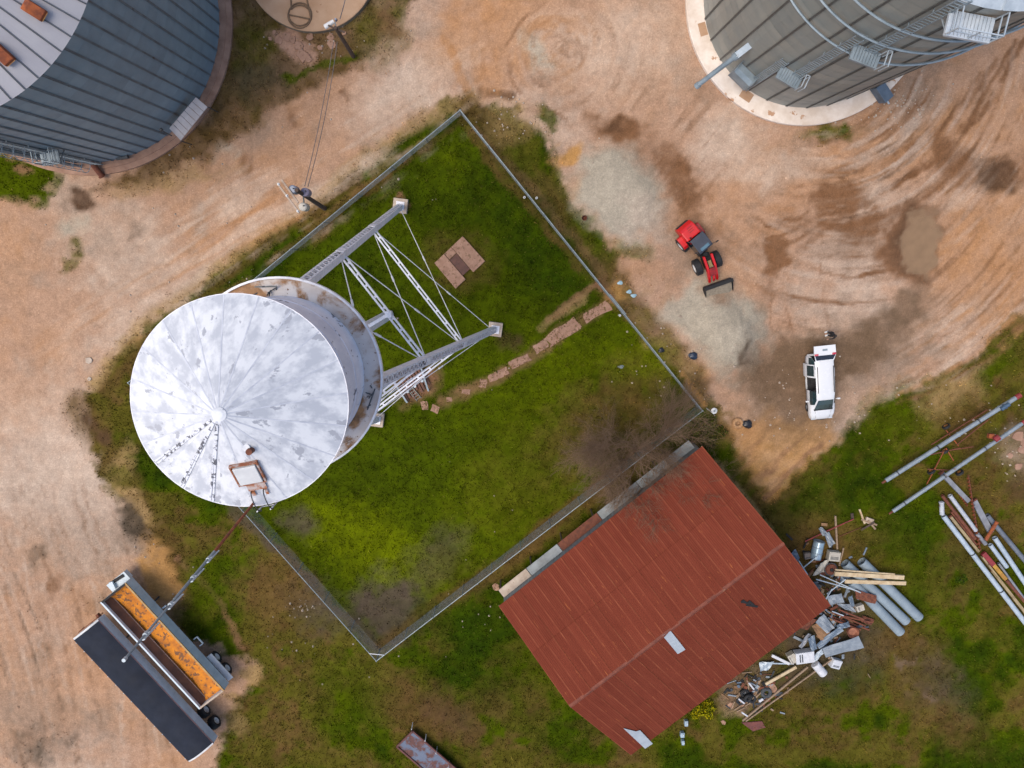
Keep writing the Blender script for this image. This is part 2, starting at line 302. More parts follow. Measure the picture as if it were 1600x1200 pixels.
for a in range(6): line('brown', [(1520 - a * 24, 150 + a * 4), (1470 - a * 26, 205 + a * 8), (1400 - a * 30, 250 + a * 9)], 7, .6, 1, True, 0, .02)
line('soil', [(690, 630), (760, 597), (850, 540), (940, 482)], 20, .55, .9)
def streak(key, across, along, msk, k, seed, thr=.5, gain=5, rut=.02):
    global HT
    n = fbm(across, along, 1.0, seed, 3); s = np.clip((n - thr) * gain, 0, 1) * np.clip(msk, 0, 1); lay(key, k * s); HT = HT - rut * s
def blob(u, v, ru, rv, rot=0): c, s = math.cos(R(rot)), math.sin(R(rot)); a_ = (U - u) * c + (V - v) * s; b_ = -(U - u) * s + (V - v) * c; return np.clip(1.5 - np.sqrt((a_ / ru) ** 2 + (b_ / rv) ** 2) * 1.1, 0, 1)
ur, vr_ = U0 + wu * .10, V0 + wv * .10
rad, ang_ = np.hypot(ur - 1270, vr_ - 60), np.arctan2(vr_ - 60, ur - 1270)
streak('brown', rad / 8, ang_ * 2.2 + 50, blob(1440, 240, 190, 120, -25), .95, 301, .51); streak('pale', rad / 9, ang_ * 2.6 + 9, blob(1450, 240, 190, 130, -25), .6, 302, .54); streak('dark', rad / 5, ang_ * 3, blob(1400, 280, 160, 60, -30), .6, 303, .56)
rd2, an2 = np.hypot(ur - 1330, vr_ - 90), np.arctan2(vr_ - 90, ur - 1330)
streak('brown', rd2 / 8, an2 * 2.2, blob(1290, 420, 150, 110), .8, 304, .53); streak('pale', rd2 / 12, an2 * 2, blob(1300, 420, 150, 110), .5, 305, .55)
rd3, an3 = np.hypot(ur - 1180, vr_ - 120), np.arctan2(vr_ - 120, ur - 1180)
streak('brown', rd3 / 9, an3 * 3, blob(1530, 420, 120, 130, -30), .7, 306, .53); streak('orange', rd3 / 12, an3 * 2.5, blob(1540, 430, 130, 130), .6, 307, .5); streak('pale', rd3 / 8, an3 * 3 + 7, blob(1500, 520, 130, 50, -30), .55, 308, .54)
lx = (U0 + wu * .03) * .97 - (V0 + wv * .03) * .25 + 40 * np.exp(-((V0 - 780) / 140) ** 2)
streak('brown', lx / 8, vr_ / 260, blob(40, 960, 110, 260), .25, 309, .55); streak('pale', lx / 10, vr_ / 300, blob(60, 960, 120, 260), .25, 310, .53); streak('greyb', lx / 7, vr_ / 200, blob(60, 1040, 80, 200), .4, 311, .58)
ly = ur * .55 + vr_ * .83; lz = ur * .83 - vr_ * .55
streak('orange', ly / 13, lz / 150, blob(330, 400, 330, 70, -33), .6, 312, .54); streak('pale', ly / 12, lz / 140, blob(420, 310, 360, 80, -33), .55, 313, .52)
rd4, an4 = np.hypot(ur - 870, vr_ - 75), np.arctan2(vr_ - 75, ur - 870)
streak('brown', rd4 / 9, an4 * 1.6, blob(880, 90, 130, 110), .45, 314, .55); streak('orange', rd4 / 12, an4 * 1.5, blob(830, 60, 120, 90), .5, 315, .52)
streak('brown', (ur * .80 + vr_ * .60) / 9, (ur * .6 - vr_ * .8) / 100, blob(1050, 240, 90, 120, 30), .55, 316, .53); streak('soil', (ur * .62 + vr_ * .78) / 8, (ur * .78 - vr_ * .62) / 90, blob(1215, 710, 70, 50, -35), .7, 317, .5)
ell('brown', 1424, 388, 50, 66, 10, .95, .4, .3); ell('dark', 1432, 384, 42, 58, 8, .55, .5, .3); ell('puddle', 1440, 384, 32, 50, 5, 1, .2, 1.0); ell('mud', 1400, 500, 64, 30, -35, .85, .7, .3); ell('mud', 1300, 565, 140, 46, -8, .95, .8); ell('mud', 1240, 615, 76, 66, 0, .85, .9); ell('greyd', 1380, 590, 70, 18, -28, .6, .9); ell('brown', 1318, 308, 40, 24, -15, .75, .7); ell('brown', 1356, 352, 30, 20, -30, .7, .8); ell('dark', 1556, 266, 36, 28, 20, .7, .6); ell('brown', 1495, 262, 30, 26, 20, .6, .8); ell('brown', 1212, 398, 20, 24, 0, .8, .6); ell('brown', 1070, 290, 26, 60, -25, .6, .9); ell('brown', 965, 195, 44, 18, 10, .7, .8); ell('dark', 960, 190, 24, 10, 10, .5, .8)
# heaps of road base
ell('gravel', 966, 302, 60, 86, -30, 1, .5); ell('pale', 1000, 350, 30, 50, -20, .4, 1); ell('gravel', 1126, 508, 62, 80, -28, 1, .5); ell('gravel', 1072, 492, 30, 26, 0, .85, .6); ell('dark', 1165, 553, 13, 22, 10, .7, .8); ell('mud', 1180, 580, 20, 20, 0, .5, 1)
ell('soil', 1128, 462, 26, 16, -15, .5, .9)
line('straw', [(1120, 725), (1170, 785), (1215, 850)], 12, .8, .8, False)
def mound(u, v, ru, rv, rot, h):
    c, s = math.cos(R(rot)), math.sin(R(rot)); uu, vv = U0 + wu * .35, V0 + wv * .35
    a = (uu - u) * c + (vv - v) * s; b = -(uu - u) * s + (vv - v) * c
    d = (a / ru) ** 2 + (b / rv) ** 2; return h * np.exp(-(d * 1.25) ** 1.4)
HT = HT + mound(966, 302, 62, 86, -30, .9) + mound(1132, 525, 54, 64, -25, 1.4) + mound(243, 890, 34, 48, 0, .25)
HT = HT - mound(1437, 382, 36, 52, 5, .05)
fl = fbm(XX, YY, .9, 91, 4); fh = fbm(XX, YY, .35, 92, 2)
COL = COL * (1 + (.26 + .40 * GR) * (fl - .5) + (.20 + .35 * GR) * (fh - .5) + .25 * (lo - .5))[..., None]
far_ = np.clip((np.hypot(X, Y + 10) - 75) / 60, 0, 1); HT = HT * (1 - far_)
Z = HT + (fbm(XX, YY, 6, 61, 4) - .5) * .05 * (1 - far_) + (fh - .5) * .03 * (1 - GR) - .012
def height(x, y):
    i = np.clip(np.searchsorted(GX, x), 1, len(GX) - 1); j = np.clip(np.searchsorted(GY, y), 1, len(GY) - 1)
    return Z[j, i]
def look(A, x, y):
    i = np.clip(np.searchsorted(GX, x), 1, len(GX) - 1); j = np.clip(np.searchsorted(GY, y), 1, len(GY) - 1)
    return A[j, i]

def np_mesh(name, co, tri, m, attrs=None, k=3):
    me = bpy.data.meshes.new(name); me.vertices.add(len(co)); me.vertices.foreach_set('co', np.ascontiguousarray(co, np.float32).ravel())
    nf = len(tri); me.loops.add(nf * k); me.loops.foreach_set('vertex_index', np.ascontiguousarray(tri, np.int32).ravel())
    me.polygons.add(nf); me.polygons.foreach_set('loop_start', np.arange(0, nf * k, k, dtype=np.int32)); me.polygons.foreach_set('loop_total', np.full(nf, k, np.int32))
    me.update(calc_edges=True)
    for an, (ty, arr) in (attrs or {}).items():
        a = me.attributes.new(an, ty, 'POINT'); a.data.foreach_set('color' if ty == 'FLOAT_COLOR' else 'value', np.ascontiguousarray(arr, np.float32).ravel())
    me.materials.append(m); return me

def ground_mat():
    m = bpy.data.materials.new('ground_soil'); m.use_nodes = True; t = m.node_tree; N = t.nodes; L = t.links; b = N['Principled BSDF']
    at = N.new('ShaderNodeAttribute'); at.attribute_name = 'soil'; wt = N.new('ShaderNodeAttribute'); wt.attribute_name = 'wet'
    tc = N.new('ShaderNodeTexCoord')
    def noise(sc, de, ro=.6):
        n = N.new('ShaderNodeTexNoise'); n.inputs['Scale'].default_value = sc; n.inputs['Detail'].default_value = de; n.inputs['Roughness'].default_value = ro; L.new(tc.outputs['Object'], n.inputs[0]); return n.outputs[0]
    n1_ = noise(2.6, 7, .75); n2_ = noise(11, 3)
    vo = N.new('ShaderNodeTexVoronoi'); vo.inputs['Scale'].default_value = 7; L.new(tc.outputs['Object'], vo.inputs[0])
    v1 = N.new('ShaderNodeMapRange'); v1.inputs[1].default_value = .25; v1.inputs[2].default_value = .75; v1.inputs[3].default_value = .80; v1.inputs[4].default_value = 1.20; L.new(n1_, v1.inputs[0])
    v2 = N.new('ShaderNodeMapRange'); v2.inputs[1].default_value = .3; v2.inputs[2].default_value = .7; v2.inputs[3].default_value = .86; v2.inputs[4].default_value = 1.14; L.new(n2_, v2.inputs[0])
    v3 = N.new('ShaderNodeMapRange'); v3.inputs[1].default_value = 0; v3.inputs[2].default_value = .6; v3.inputs[3].default_value = 1.1; v3.inputs[4].default_value = .93; L.new(vo.outputs['Distance'], v3.inputs[0])
    a = N.new('ShaderNodeMath'); a.operation = 'MULTIPLY'; L.new(v1.outputs[0], a.inputs[0]); L.new(v2.outputs[0], a.inputs[1])
    a2 = N.new('ShaderNodeMath'); a2.operation = 'MULTIPLY'; L.new(a.outputs[0], a2.inputs[0]); L.new(v3.outputs[0], a2.inputs[1])
    wm = N.new('ShaderNodeMix'); wm.data_type = 'FLOAT'; L.new(wt.outputs['Fac'], wm.inputs[0]); L.new(a2.outputs[0], wm.inputs[2]); wm.inputs[3].default_value = 1.0
    vm = N.new('ShaderNodeVectorMath'); vm.operation = 'SCALE'; L.new(at.outputs['Color'], vm.inputs[0]); L.new(wm.outputs[0], vm.inputs['Scale']); L.new(vm.outputs[0], b.inputs['Base Color'])
    ro = N.new('ShaderNodeMapRange'); ro.inputs[3].default_value = .95; ro.inputs[4].default_value = .22; L.new(wt.outputs['Fac'], ro.inputs[0]); L.new(ro.outputs[0], b.inputs['Roughness'])
    sm_ = N.new('ShaderNodeMath'); sm_.operation = 'MULTIPLY'; sm_.inputs[1].default_value = .3; L.new(wt.outputs['Fac'], sm_.inputs[0]); L.new(sm_.outputs[0], b.inputs['Specular IOR Level'])
    bs = N.new('ShaderNodeMapRange'); bs.inputs[3].default_value = .7; bs.inputs[4].default_value = .0; L.new(wt.outputs['Fac'], bs.inputs[0])
    bp = N.new('ShaderNodeBump'); bp.inputs['Distance'].default_value = .05; L.new(bs.outputs[0], bp.inputs['Strength']); L.new(n1_, bp.inputs['Height']); L.new(bp.outputs[0], b.inputs['Normal'])
    return m
def attr_mat(name, rough=.8):
    m = bpy.data.materials.new(name); m.use_nodes = True; t = m.node_tree; b = t.nodes['Principled BSDF']
    at = t.nodes.new('ShaderNodeAttribute'); at.attribute_name = 'tint'; t.links.new(at.outputs['Color'], b.inputs['Base Color'])
    b.inputs['Roughness'].default_value = rough; b.inputs['Specular IOR Level'].default_value = .03; return m
ny, nx = X.shape; ii = np.arange(ny * nx).reshape(ny, nx)
quads = np.stack([ii[:-1, :-1], ii[:-1, 1:], ii[1:, 1:], ii[1:, :-1]], -1).reshape(-1, 4)
gme = np_mesh('ground', np.stack([X, Y, Z], -1).reshape(-1, 3), quads, ground_mat(),
              dict(soil=('FLOAT_COLOR', np.concatenate([np.clip(COL, 0.002, 1), np.ones(X.shape + (1,))], -1).reshape(-1, 4)), wet=('FLOAT', WET)), 4)
gme.polygons.foreach_set('use_smooth', np.ones(len(gme.polygons), bool))
tag(inst('ground', gme), kind='structure')

# grass blades: short tufts where the ground is grown over
def grass(n, seed, hmin, hmax, keep, name, label, spread=.09, wmul=1.0, dark=(.75, 1.5)):
    r = np.random.default_rng(seed); x = r.uniform(-46, 48, n); y = r.uniform(-47, 22, n)
    k = keep(x, y) > r.random(n); x, y = x[k], y[k]; n = len(x); nb = 4
    base = np.repeat(np.stack([x, y, height(x, y)], -1), nb, 0); m = len(base)
    base[:, :2] += r.normal(0, spread, (m, 2)); an = r.uniform(0, 6.283, m); h = r.uniform(hmin, hmax, m); le = h * r.uniform(.3, 1.1, m); wd = r.uniform(.012, .03, m) * wmul
    dx, dy = np.cos(an), np.sin(an)
    a = base + np.stack([-dy * wd, dx * wd, np.full(m, -.02)], -1); b_ = base + np.stack([dy * wd, -dx * wd, np.full(m, -.02)], -1); c = base + np.stack([dx * le, dy * le, h], -1)
    co = np.stack([a, b_, c], 1).reshape(-1, 3)
    tint = np.repeat(look(COL, x, y), nb, 0) * r.uniform(dark[0], dark[1], (m, 1)); yl = r.random((m, 1)); tint = tint * (1 + yl * np.array([.35, .2, .0])) + (yl > .9) * np.array([.05, .04, .01])
    co_t = np.concatenate([np.repeat(tint, 3, 0), np.ones((m * 3, 1))], -1)
    me = np_mesh(name, co, np.arange(m * 3).reshape(-1, 3), attr_mat(name + '_blades'), dict(tint=('FLOAT_COLOR', co_t)))
    return tag(inst(name, me), label, 'grass', kind='stuff')
grass(110000, 3, .05, .17, lambda x, y: np.clip(look(GR, x, y) * 1.1, 0, 1), 'grass', 'short green and straw coloured grass growing over the lot and the field', .1, 1.9, (.62, 1.5))
def weedy(x, y):
    u, v = survey(x, y); s = np.exp(-(((u - 850) / 90) ** 2 + ((v - 400) / 110) ** 2)) + .7 * np.exp(-(((u - 960) / 70) ** 2 + ((v - 610) / 70) ** 2)) + .6 * np.exp(-(((u - 700) / 150) ** 2 + ((v - 280) / 70) ** 2)) + .35
    return look(GR, x, y) * np.clip(s, 0, 1) * np.clip((fbm(x, y, 1.1, 71, 3) - .5) * 6, 0, 1)
grass(60000, 4, .12, .32, weedy, 'weeds', 'dark leafy weeds standing in clumps above the short grass', .16, 1.8, (.6, 1.2))

# loose pebbles on the bare ground
def pebbles(n, seed):
    r = np.random.default_rng(seed); x = r.uniform(-46, 48, n); y = r.uniform(-47, 22, n)
    k = (1 - look(GR, x, y)) * (1 - look(WET, x, y)) * np.clip((fbm(x, y, 4, 81, 4) - .36) * 4, .06, 1) > r.random(n); x, y = x[k], y[k]; n = len(x)
    s = r.uniform(.02, .045, n) * (1 + 1.2 * (r.random(n) > .97)); o = np.array([[1, 0, 0], [0, 1, 0], [-1, 0, 0], [0, -1, 0], [0, 0, .7]])
    an = r.uniform(0, 6.28, n); c, q = np.cos(an), np.sin(an); ov = np.repeat(o[None], n, 0) * (s[:, None, None] * r.uniform(.7, 1.3, (n, 5, 1)))
    rx = ov[..., 0] * c[:, None] - ov[..., 1] * q[:, None]; ry = ov[..., 0] * q[:, None] + ov[..., 1] * c[:, None]
    co = np.stack([x[:, None] + rx, y[:, None] + ry, height(x, y)[:, None] + ov[..., 2] + .004], -1).reshape(-1, 3)
    f = np.array([[0, 1, 4], [1, 2, 4], [2, 3, 4], [3, 0, 4]]); tri = (np.arange(n)[:, None, None] * 5 + f[None]).reshape(-1, 3)
    ti = np.clip(look(COL, x, y) * r.uniform(.75, 1.5, (n, 1)), 0, .7)
    me = np_mesh('pebbles', co, tri, attr_mat('pebble_stone', .9), dict(tint=('FLOAT_COLOR', np.concatenate([np.repeat(ti, 5, 0), np.ones((n * 5, 1))], -1))))
    tag(inst('pebbles', me), 'loose pale pebbles strewn over the bare dirt', 'pebbles', kind='stuff')
pebbles(26000, 9)

# ================================================================== materials for built things
RUSTC = (140, 80, 48)
M = dict(
 conc=mat('concrete', (214, 196, 176), (186, 164, 144), 1.6, .85, bump=.3, speck=((150, 118, 92), .66, 3)),
 conc_tan=mat('tan_concrete', (206, 168, 134), (190, 148, 112), .8, .85, bump=.25, speck=((160, 118, 86), .68, 2.2)),
 conc_dirty=mat('stained_concrete', (186, 146, 122), (156, 118, 96), 1.1, .9, bump=.3),
 white_steel=mat('chalky_white_paint', (266, 264, 266), (232, 230, 236), 3, .6, rust=((150, 120, 100), .68, 2.5)),
 tank_roof=mat('aluminium_roof_paint', (206, 209, 217), (246, 247, 250), 1.5, .6, contrast=(.41, .58), det=10, speck=((186, 188, 196), .60, 1.6), speck2=((96, 98, 106), .715, 4.5), rand=.015, stretch=(.8, 1.3, 1)),
 tank_wall=mat('grey_white_tank_paint', (256, 258, 270), (226, 230, 246), 1.2, .55, speck=((120, 124, 140), .62, 2.2), speck2=((70, 72, 84), .67, 4), stretch=(1, 1, .45)),
 flake=mat('flaking_seam_paint', (240, 242, 250), (104, 104, 112), 6, .6, contrast=(.52, .57)),
 balc=mat('rusted_walkway_paint', (240, 232, 226), (214, 200, 190), 1.0, .7, rust=((196, 142, 90), .455, .75), speck=((140, 110, 90), .64, 5)),
 rust=mat('plain_rust', (132, 74, 48), (100, 54, 38), 4, .85, bump=.2),
 rust_or=mat('orange_rust', (176, 92, 44), (120, 60, 36), 3, .85),
 galv=mat('galvanised_steel', (160, 174, 182), (134, 148, 156), 1.4, .45, .2),
 galv_lt=mat('bright_galvanised_steel', (206, 216, 222), (178, 190, 198), 2, .4, .15),
 bin_l=mat('blue_grey_bin_sheet', (142, 168, 182), (128, 152, 166), .5, .5, .05, rand=.06),
 bin_r=mat('brown_grey_bin_sheet', (166, 166, 156), (142, 148, 144), .35, .45, .05, rand=.07),
 bin_roof=mat('pale_bin_roof_sheet', (184, 182, 186), (168, 166, 172), .4, .5, .1, rand=.03),
 seam=mat('dark_stiffener_steel', (88, 92, 96), (70, 74, 78), 2, .5, .3),
 seam_lt=mat('weathered_stiffener_steel', (132, 146, 154), (112, 120, 126), 1.5, .6, .05, rust=((112, 86, 70), .62, 1.2)),
 roofrust=mat('rusted_roof_sheet', (134, 66, 48), (118, 55, 40), .7, .85, rand=.07, spec=.06, lap=((172, 102, 72), .345), stretch=(3, .35, 1), contrast=(.25, .75), bump=.15, speck=((160, 90, 56), .66, 2.0)),
 ridge=mat('rust_ridge_cap', (144, 74, 50), (112, 54, 36), 1.5, .75, rust=((206, 150, 114), .60, .9)),
 sheet=mat('zinc_sheet', (196, 204, 210), (178, 186, 194), 1.5, .5, .05),
 wall_gal=mat('grey_wall_sheet', (150, 156, 158), (124, 128, 128), 1.5, .6, .2, rust=((140, 96, 68), .66, 1.6)),
 wood=mat('weathered_wood', (176, 150, 122), (138, 112, 88), 2.5, .85, stretch=(1, 6, 6)),
 wood_dk=mat('dark_wood_pole', (96, 76, 64), (70, 56, 48), 3, .9),
 dark=mat('dark_void', (34, 32, 32), (24, 23, 23), 2, .8),
 black=mat('black_rubber', (38, 38, 40), (28, 28, 30), 3, .75),
 fence=mat('galvanised_fence_wire', (176, 186, 188), (146, 156, 160), 3, .5, .3),
 white=mat('white_paint', (240, 240, 238), (222, 222, 222), 2, .45),
 wire=mat('aluminium_cable', (112, 104, 104), (92, 86, 86), 3, .6),
)

# ================================================================== water tower
TC = Vector((-8.2, -4.75, 0)); TA = 82.4
tower = thing('water_tower', 'tall white water tower with weathered round tank standing in the fenced lot', 'water tower', TC)
ZB, ZT = 29.8, 35.0
def legpt(k, z, dr=0): t = R(TA - 90 * k); r = 8.06 + (3.15 - 8.06) * z / ZB + dr; return Vector((r * math.cos(t), r * math.sin(t), z))
for k in range(4):
    t = R(TA - 90 * k); p = legpt(k, 0)
    MB().box((p.x, p.y, .2), (1.05, 1.05, .5), Matrix.Rotation(t, 3, 'Z')).build('foundation', M['conc'], tower, bevel=.04)
    a, b = legpt(k, .45), legpt(k, ZB - .15); d = (b - a).normalized(); tg = Vector((-math.sin(t), math.cos(t), 0)); nr = tg.cross(d).normalized()
    if nr.dot(Vector((math.cos(t), math.sin(t), 0))) < 0: nr = -nr
    m = MB()
    for s in (-1, 1): m.bar(a + tg * s * .2, b + tg * s * .2, .03, .36, nr)
    for s in (-1, 1):
        for q in (-1, 1): m.bar(a + tg * s * .16 + nr * q * .17, b + tg * s * .16 + nr * q * .17, .08, .02, nr)
    leg = m.build('leg', M['white_steel'], tower)
    Ln = (b - a).length; n = int(Ln / .34)
    for q in (-1, 1):
        la = MB()
        for i in range(n):
            s = 1 if i % 2 else -1; p0 = a + d * (Ln * i / n); p1 = a + d * (Ln * (i + 1) / n); la.bar(p0 + tg * s * .17 + nr * q * .192, p1 - tg * s * .17 + nr * q * .192, .06, .012, nr)
        la.build('lacing', M['white_steel'], leg)
    cp = MB()
    for z in (12.0, 20.8):
        c = legpt(k, z); cp.bar(c - d * .45 + nr * .2, c + d * .45 + nr * .2, .40, .025, nr); cp.bar(c - d * .45 - nr * .2, c + d * .45 - nr * .2, .40, .025, nr)
    cp.build('splice_plate', M['white_steel'], leg)
    MB().box((p.x, p.y, .47), (.6, .6, .05), Matrix.Rotation(t, 3, 'Z')).build('base_plate', M['white_steel'], leg)
TIERS = (0.7, 12.0, 20.8, 29.2)
for k in range(4):
    for z in TIERS[1:3]:
        a, b = legpt(k, z), legpt((k + 1) % 4, z); d = (b - a).normalized(); a = a + d * .22; b = b - d * .22; sd_ = d.cross(Vector((0, 0, 1)))
        m = MB(); m.bar(a + sd_ * .09, b + sd_ * .09, .09, .14); m.bar(a - sd_ * .09, b - sd_ * .09, .09, .14)
        for i in range(9): c = a.lerp(b, (i + .5) / 9); m.bar(c - sd_ * .045, c + sd_ * .045, .12, .05)
        m.build('strut', M['white_steel'], tower)
    for z0, z1 in zip(TIERS[:-1], TIERS[1:]):
        for i, j in ((k, (k + 1) % 4), ((k + 1) % 4, k)):
            a, b = legpt(i, z0 + .2), legpt(j, z1 - .2); d = (b - a).normalized(); off = (legpt(k, z0) + legpt((k + 1) % 4, z0)).normalized() * (.05 if i == k else -.05)
            m = MB(); m.cyl(a + d * .25 + off, b - d * .25 + off, .028, n=5); c = a.lerp(b, .42) + off; m.cyl(c - d * .22, c + d * .22, .055, n=6)
            m.build('tie_rod', M['white_steel'], tower)
# little platform arm on the upper strut
m = MB(); a = legpt(0, 20.8).lerp(legpt(1, 20.8), .56); out = -Vector((a.x, a.y, 0)).normalized()
m.bar(a, a + out * 1.5, .16, .2); m.bar(a + Vector((0, 0, -.2)), a + Vector((0, 0, .25)), .3, .3); m.build('outlet_arm', M['white_steel'], tower)
# balcony
m = MB(); m.lathe([(2.9, ZB - .06), (3.74, ZB - .06), (3.74, ZB), (2.9, ZB)], 64); bal = m.build('balcony', M['balc'], tower)
m = MB(); m.lathe([(3.72, ZB - .14), (3.80, ZB - .14), (3.80, ZB + .12), (3.72, ZB + .12), (3.72, ZB - .14)], 64); m.build('rim', M['white_steel'], bal)
m = MB(); m.lathe([(3.70, ZB + 1.0), (3.745, ZB + 1.02), (3.70, ZB + 1.04), (3.66, ZB + 1.02), (3.70, ZB + 1.0)], 64)
rl = m
for i in range(24):
    t = R(i * 15 + 4); rl.cyl((3.74 * math.cos(t), 3.74 * math.sin(t), ZB + .1), (3.70 * math.cos(t), 3.70 * math.sin(t), ZB + 1.02), .018, n=5)
# (hand rail is only a hint in the photo: keep the toe rim, leave the rail off)
for az, s in ((98, 1), (-14, 1.2)):        # dark bracket clutter on the walkway
    t = R(az); c = Vector((3.4 * math.cos(t), 3.4 * math.sin(t), ZB)); tg = Vector((-math.sin(t), math.cos(t), 0)); rd = Vector((math.cos(t), math.sin(t), 0)); m = MB()
    for i in range(6):
        q = c + tg * random.uniform(-.4, .4) * s + rd * random.uniform(-.15, .15); m.bar(q, q + tg * random.uniform(-.35, .35) + rd * random.uniform(-.2, .2) + Vector((0, 0, random.uniform(.1, .4))), .035, .035)
    m.bar(c - tg * .45 + Vector((0, 0, .2)), c + tg * .4 + rd * .1 + Vector((0, 0, .12)), .05, .05); m.build('bracket', M['seam'], bal)
# tank
m = MB(); m.lathe([(.4, ZB - 1.6), (1.6, ZB - 1.25), (2.6, ZB - .6), (3.08, ZB - .05), (3.08, ZT + .1)], 72); tw = m.build('tank_wall', M['tank_wall'], tower, smooth=False)
for z in (ZB + 1.75, ZB + 3.5): MB().lathe([(3.08, z - .06), (3.095, z - .05), (3.095, z + .05), (3.08, z + .06)], 72).build('wall_seam', M['tank_wall'], tw)
m = MB(); m.cyl((0, 0, .1), (0, 0, ZB - 1.4), .38, n=16); m.build('riser_pipe', M['white_steel'], tower)
# conical roof: one sheet per panel, seams raised between them
NP = 20; AP = Vector((0, 0, 37.0)); RR = 3.43
roof = MB().lathe([(3.40, ZT - .02), (RR + .02, ZT - .03), (RR + .02, ZT + .03), (3.40, ZT + .035)], 80).build('roof', M['white_steel'], tower)
pm = MB(); rows = []
for r in (.16, 1.1, 2.2, RR):
    rows.append([(r * math.cos(R(18 * q / 4)), r * math.sin(R(18 * q / 4)), ZT + (37.0 - ZT) * (1 - r / RR) + .03) for q in range(5)])
pm.grid(rows); pmesh = pm.mesh('roof_panel', M['tank_roof'])
sm = MB(); sm.bar((.2, 0, ZT + 2.0 * (1 - .2 / RR) + .033), (RR, 0, ZT + .033), .04, .006); smesh = sm.mesh('panel_seam', mat('white_seam_paint', (232, 234, 242), (200, 204, 216), 3, .6))
fm_ = MB()
for s_ in (-.05, .05): fm_.bar((.35, s_ * .3, ZT + 2.0 * (1 - .35 / RR) + .06), (RR - .02, s_, ZT + .06), .055, .03)
fmesh = fm_.mesh('panel_seam', M['flake'])
# three seams on the south side have lost their paint
fl_az = []
for u, v in ((245, 722), (286, 757), (333, 778)):
    q = P(u, v, ZT) - TC; fl_az.append(math.degrees(math.atan2(q.y, q.x)) % 360)
for k in range(NP):
    inst('roof_panel', pmesh, roof, rot=(0, 0, R(k * 18 + 5)))
    az = (k * 18 + 5) % 360
    if min(abs((az - f + 180) % 360 - 180) for f in fl_az) > 8: inst('panel_seam', smesh, roof, rot=(0, 0, R(az)))
for f in fl_az: tag(inst('panel_seam', fmesh, roof, rot=(0, 0, R(f))), 'seam with flaked white and dark paint')
MB().lathe([(0.0, 37.0), (.12, 36.98), (.22, 36.93), (.22, 36.89)], 20).build('roof_cap', M['tank_roof'], roof)
def onroof(u, v):
    z = 36.0
    for _ in range(8):
        q = P(u, v, z); r = math.hypot(q.x - TC.x, q.y - TC.y); z = ZT + 2.0 * (1 - min(r, RR) / RR) + .03
    return P(u, v, z) - TC
h = onroof(388, 738); az = math.atan2(h.y, h.x); tilt = math.atan2(2.0, RR)
rm_ = Matrix.Rotation(az, 3, 'Z') @ Matrix.Rotation(tilt, 3, 'Y')
up_ = rm_ @ Vector((0, 0, 1)); ha = MB().box(h + up_ * .1, (.72, .72, .14), rm_).build('hatch', M['white'], roof, bevel=.02)
m = MB()
for s in (-1, 1): m.box(h + rm_ @ Vector((s * .42, 0, .06)), (.05, .89, .12), rm_); m.box(h + rm_ @ Vector((0, s * .42, .06)), (.79, .05, .12), rm_)
m.build('hatch_curb', mat('rust_chipped_curb', (196, 180, 172), (158, 92, 56), 5, .8, contrast=(.38, .55)), ha)
q = onroof(393, 703); MB().cyl(q - Vector((0, 0, .05)), q + Vector((0, 0, .28)), .1, n=12).build('vent_pipe', M['rust'], roof)
MB().cyl(q + Vector((-.12, .1, -.05)), q + Vector((-.12, .1, .14)), .12, n=12).build('vent_pipe', M['tank_roof'], roof)
rst = MB(); e = h + rm_ @ Vector((.62, .05, .05)); rst.box(e + up_ * .006, (.28, .6, .012), rm_); rst.box(e + rm_ @ Vector((.22, -.2, .004)), (.3, .12, .012), rm_); rst.box(e + rm_ @ Vector((.24, .22, .004)), (.34, .09, .012), rm_)
rst.build('rusted_flashing', mat('streaked_rust_flashing', (206, 190, 184), (176, 104, 58), 5, .8, contrast=(.40, .56)), roof)
for s in (-.2, .2):                        # curved hand grabs where the ladder meets the roof edge
    b0 = h + rm_ @ Vector((.80, s, .03)); pts = [b0 + (rm_ @ Vector((.46 - .46 * math.cos(math.pi * i / 10), .10 * math.sin(math.pi * i / 10), 0))) + Vector((0, 0, .5 * math.sin(math.pi * i / 10))) for i in range(11)]
    MB().tube(pts, .02, 6).build('grab_rail', M['seam'], roof)
m = MB(); c = Vector((math.cos(az), math.sin(az), 0)); tg = Vector((-c.y, c.x, 0))
for s in (-.22, .22): m.cyl(c * 3.55 + tg * s + Vector((0, 0, ZB)), c * 3.55 + tg * s + Vector((0, 0, ZT + .3)), .025, n=6)
for i in range(17): m.cyl(c * 3.55 - tg * .22 + Vector((0, 0, ZB + .2 + i * .3)), c * 3.55 + tg * .22 + Vector((0, 0, ZB + .2 + i * .3)), .015, n=5)
m.build('ladder', M['white_steel'], tower)

# antenna mast clamped to the tank
mb0, mb1, mb2 = P(397, 783, 35.0), P(335, 862, 38.6), P(195, 1030, 43.1)
mb0 = mb0 + Vector((0, 0, -.8))
mast = thing('antenna_mast', 'slim grey antenna mast on a rusty pipe rising from the edge of the tank roof', 'antenna', (mb0.x, mb0.y, 29.9))
mo = mast.location.copy(); off = Vector(mo)
m = MB(off); m.cyl((mb0.x, mb0.y, 29.9), mb0, .045, n=10); m.cyl(mb0, mb1, .045, n=10); m.build('support_pipe', M['rust_or'], mast)
m = MB(off); m.cyl(mb1, mb1.lerp(mb2, .5), .042, n=10); m.cyl(mb1.lerp(mb2, .5), mb2, .032, n=10); mp_ = m.build('mast_tube', M['galv'], mast)
MB(off).cyl(mb2 + Vector((0, 0, -.06)), mb2 + Vector((0, 0, .06)), .045, n=10).build('tip_cap', M['galv_lt'], mp_)
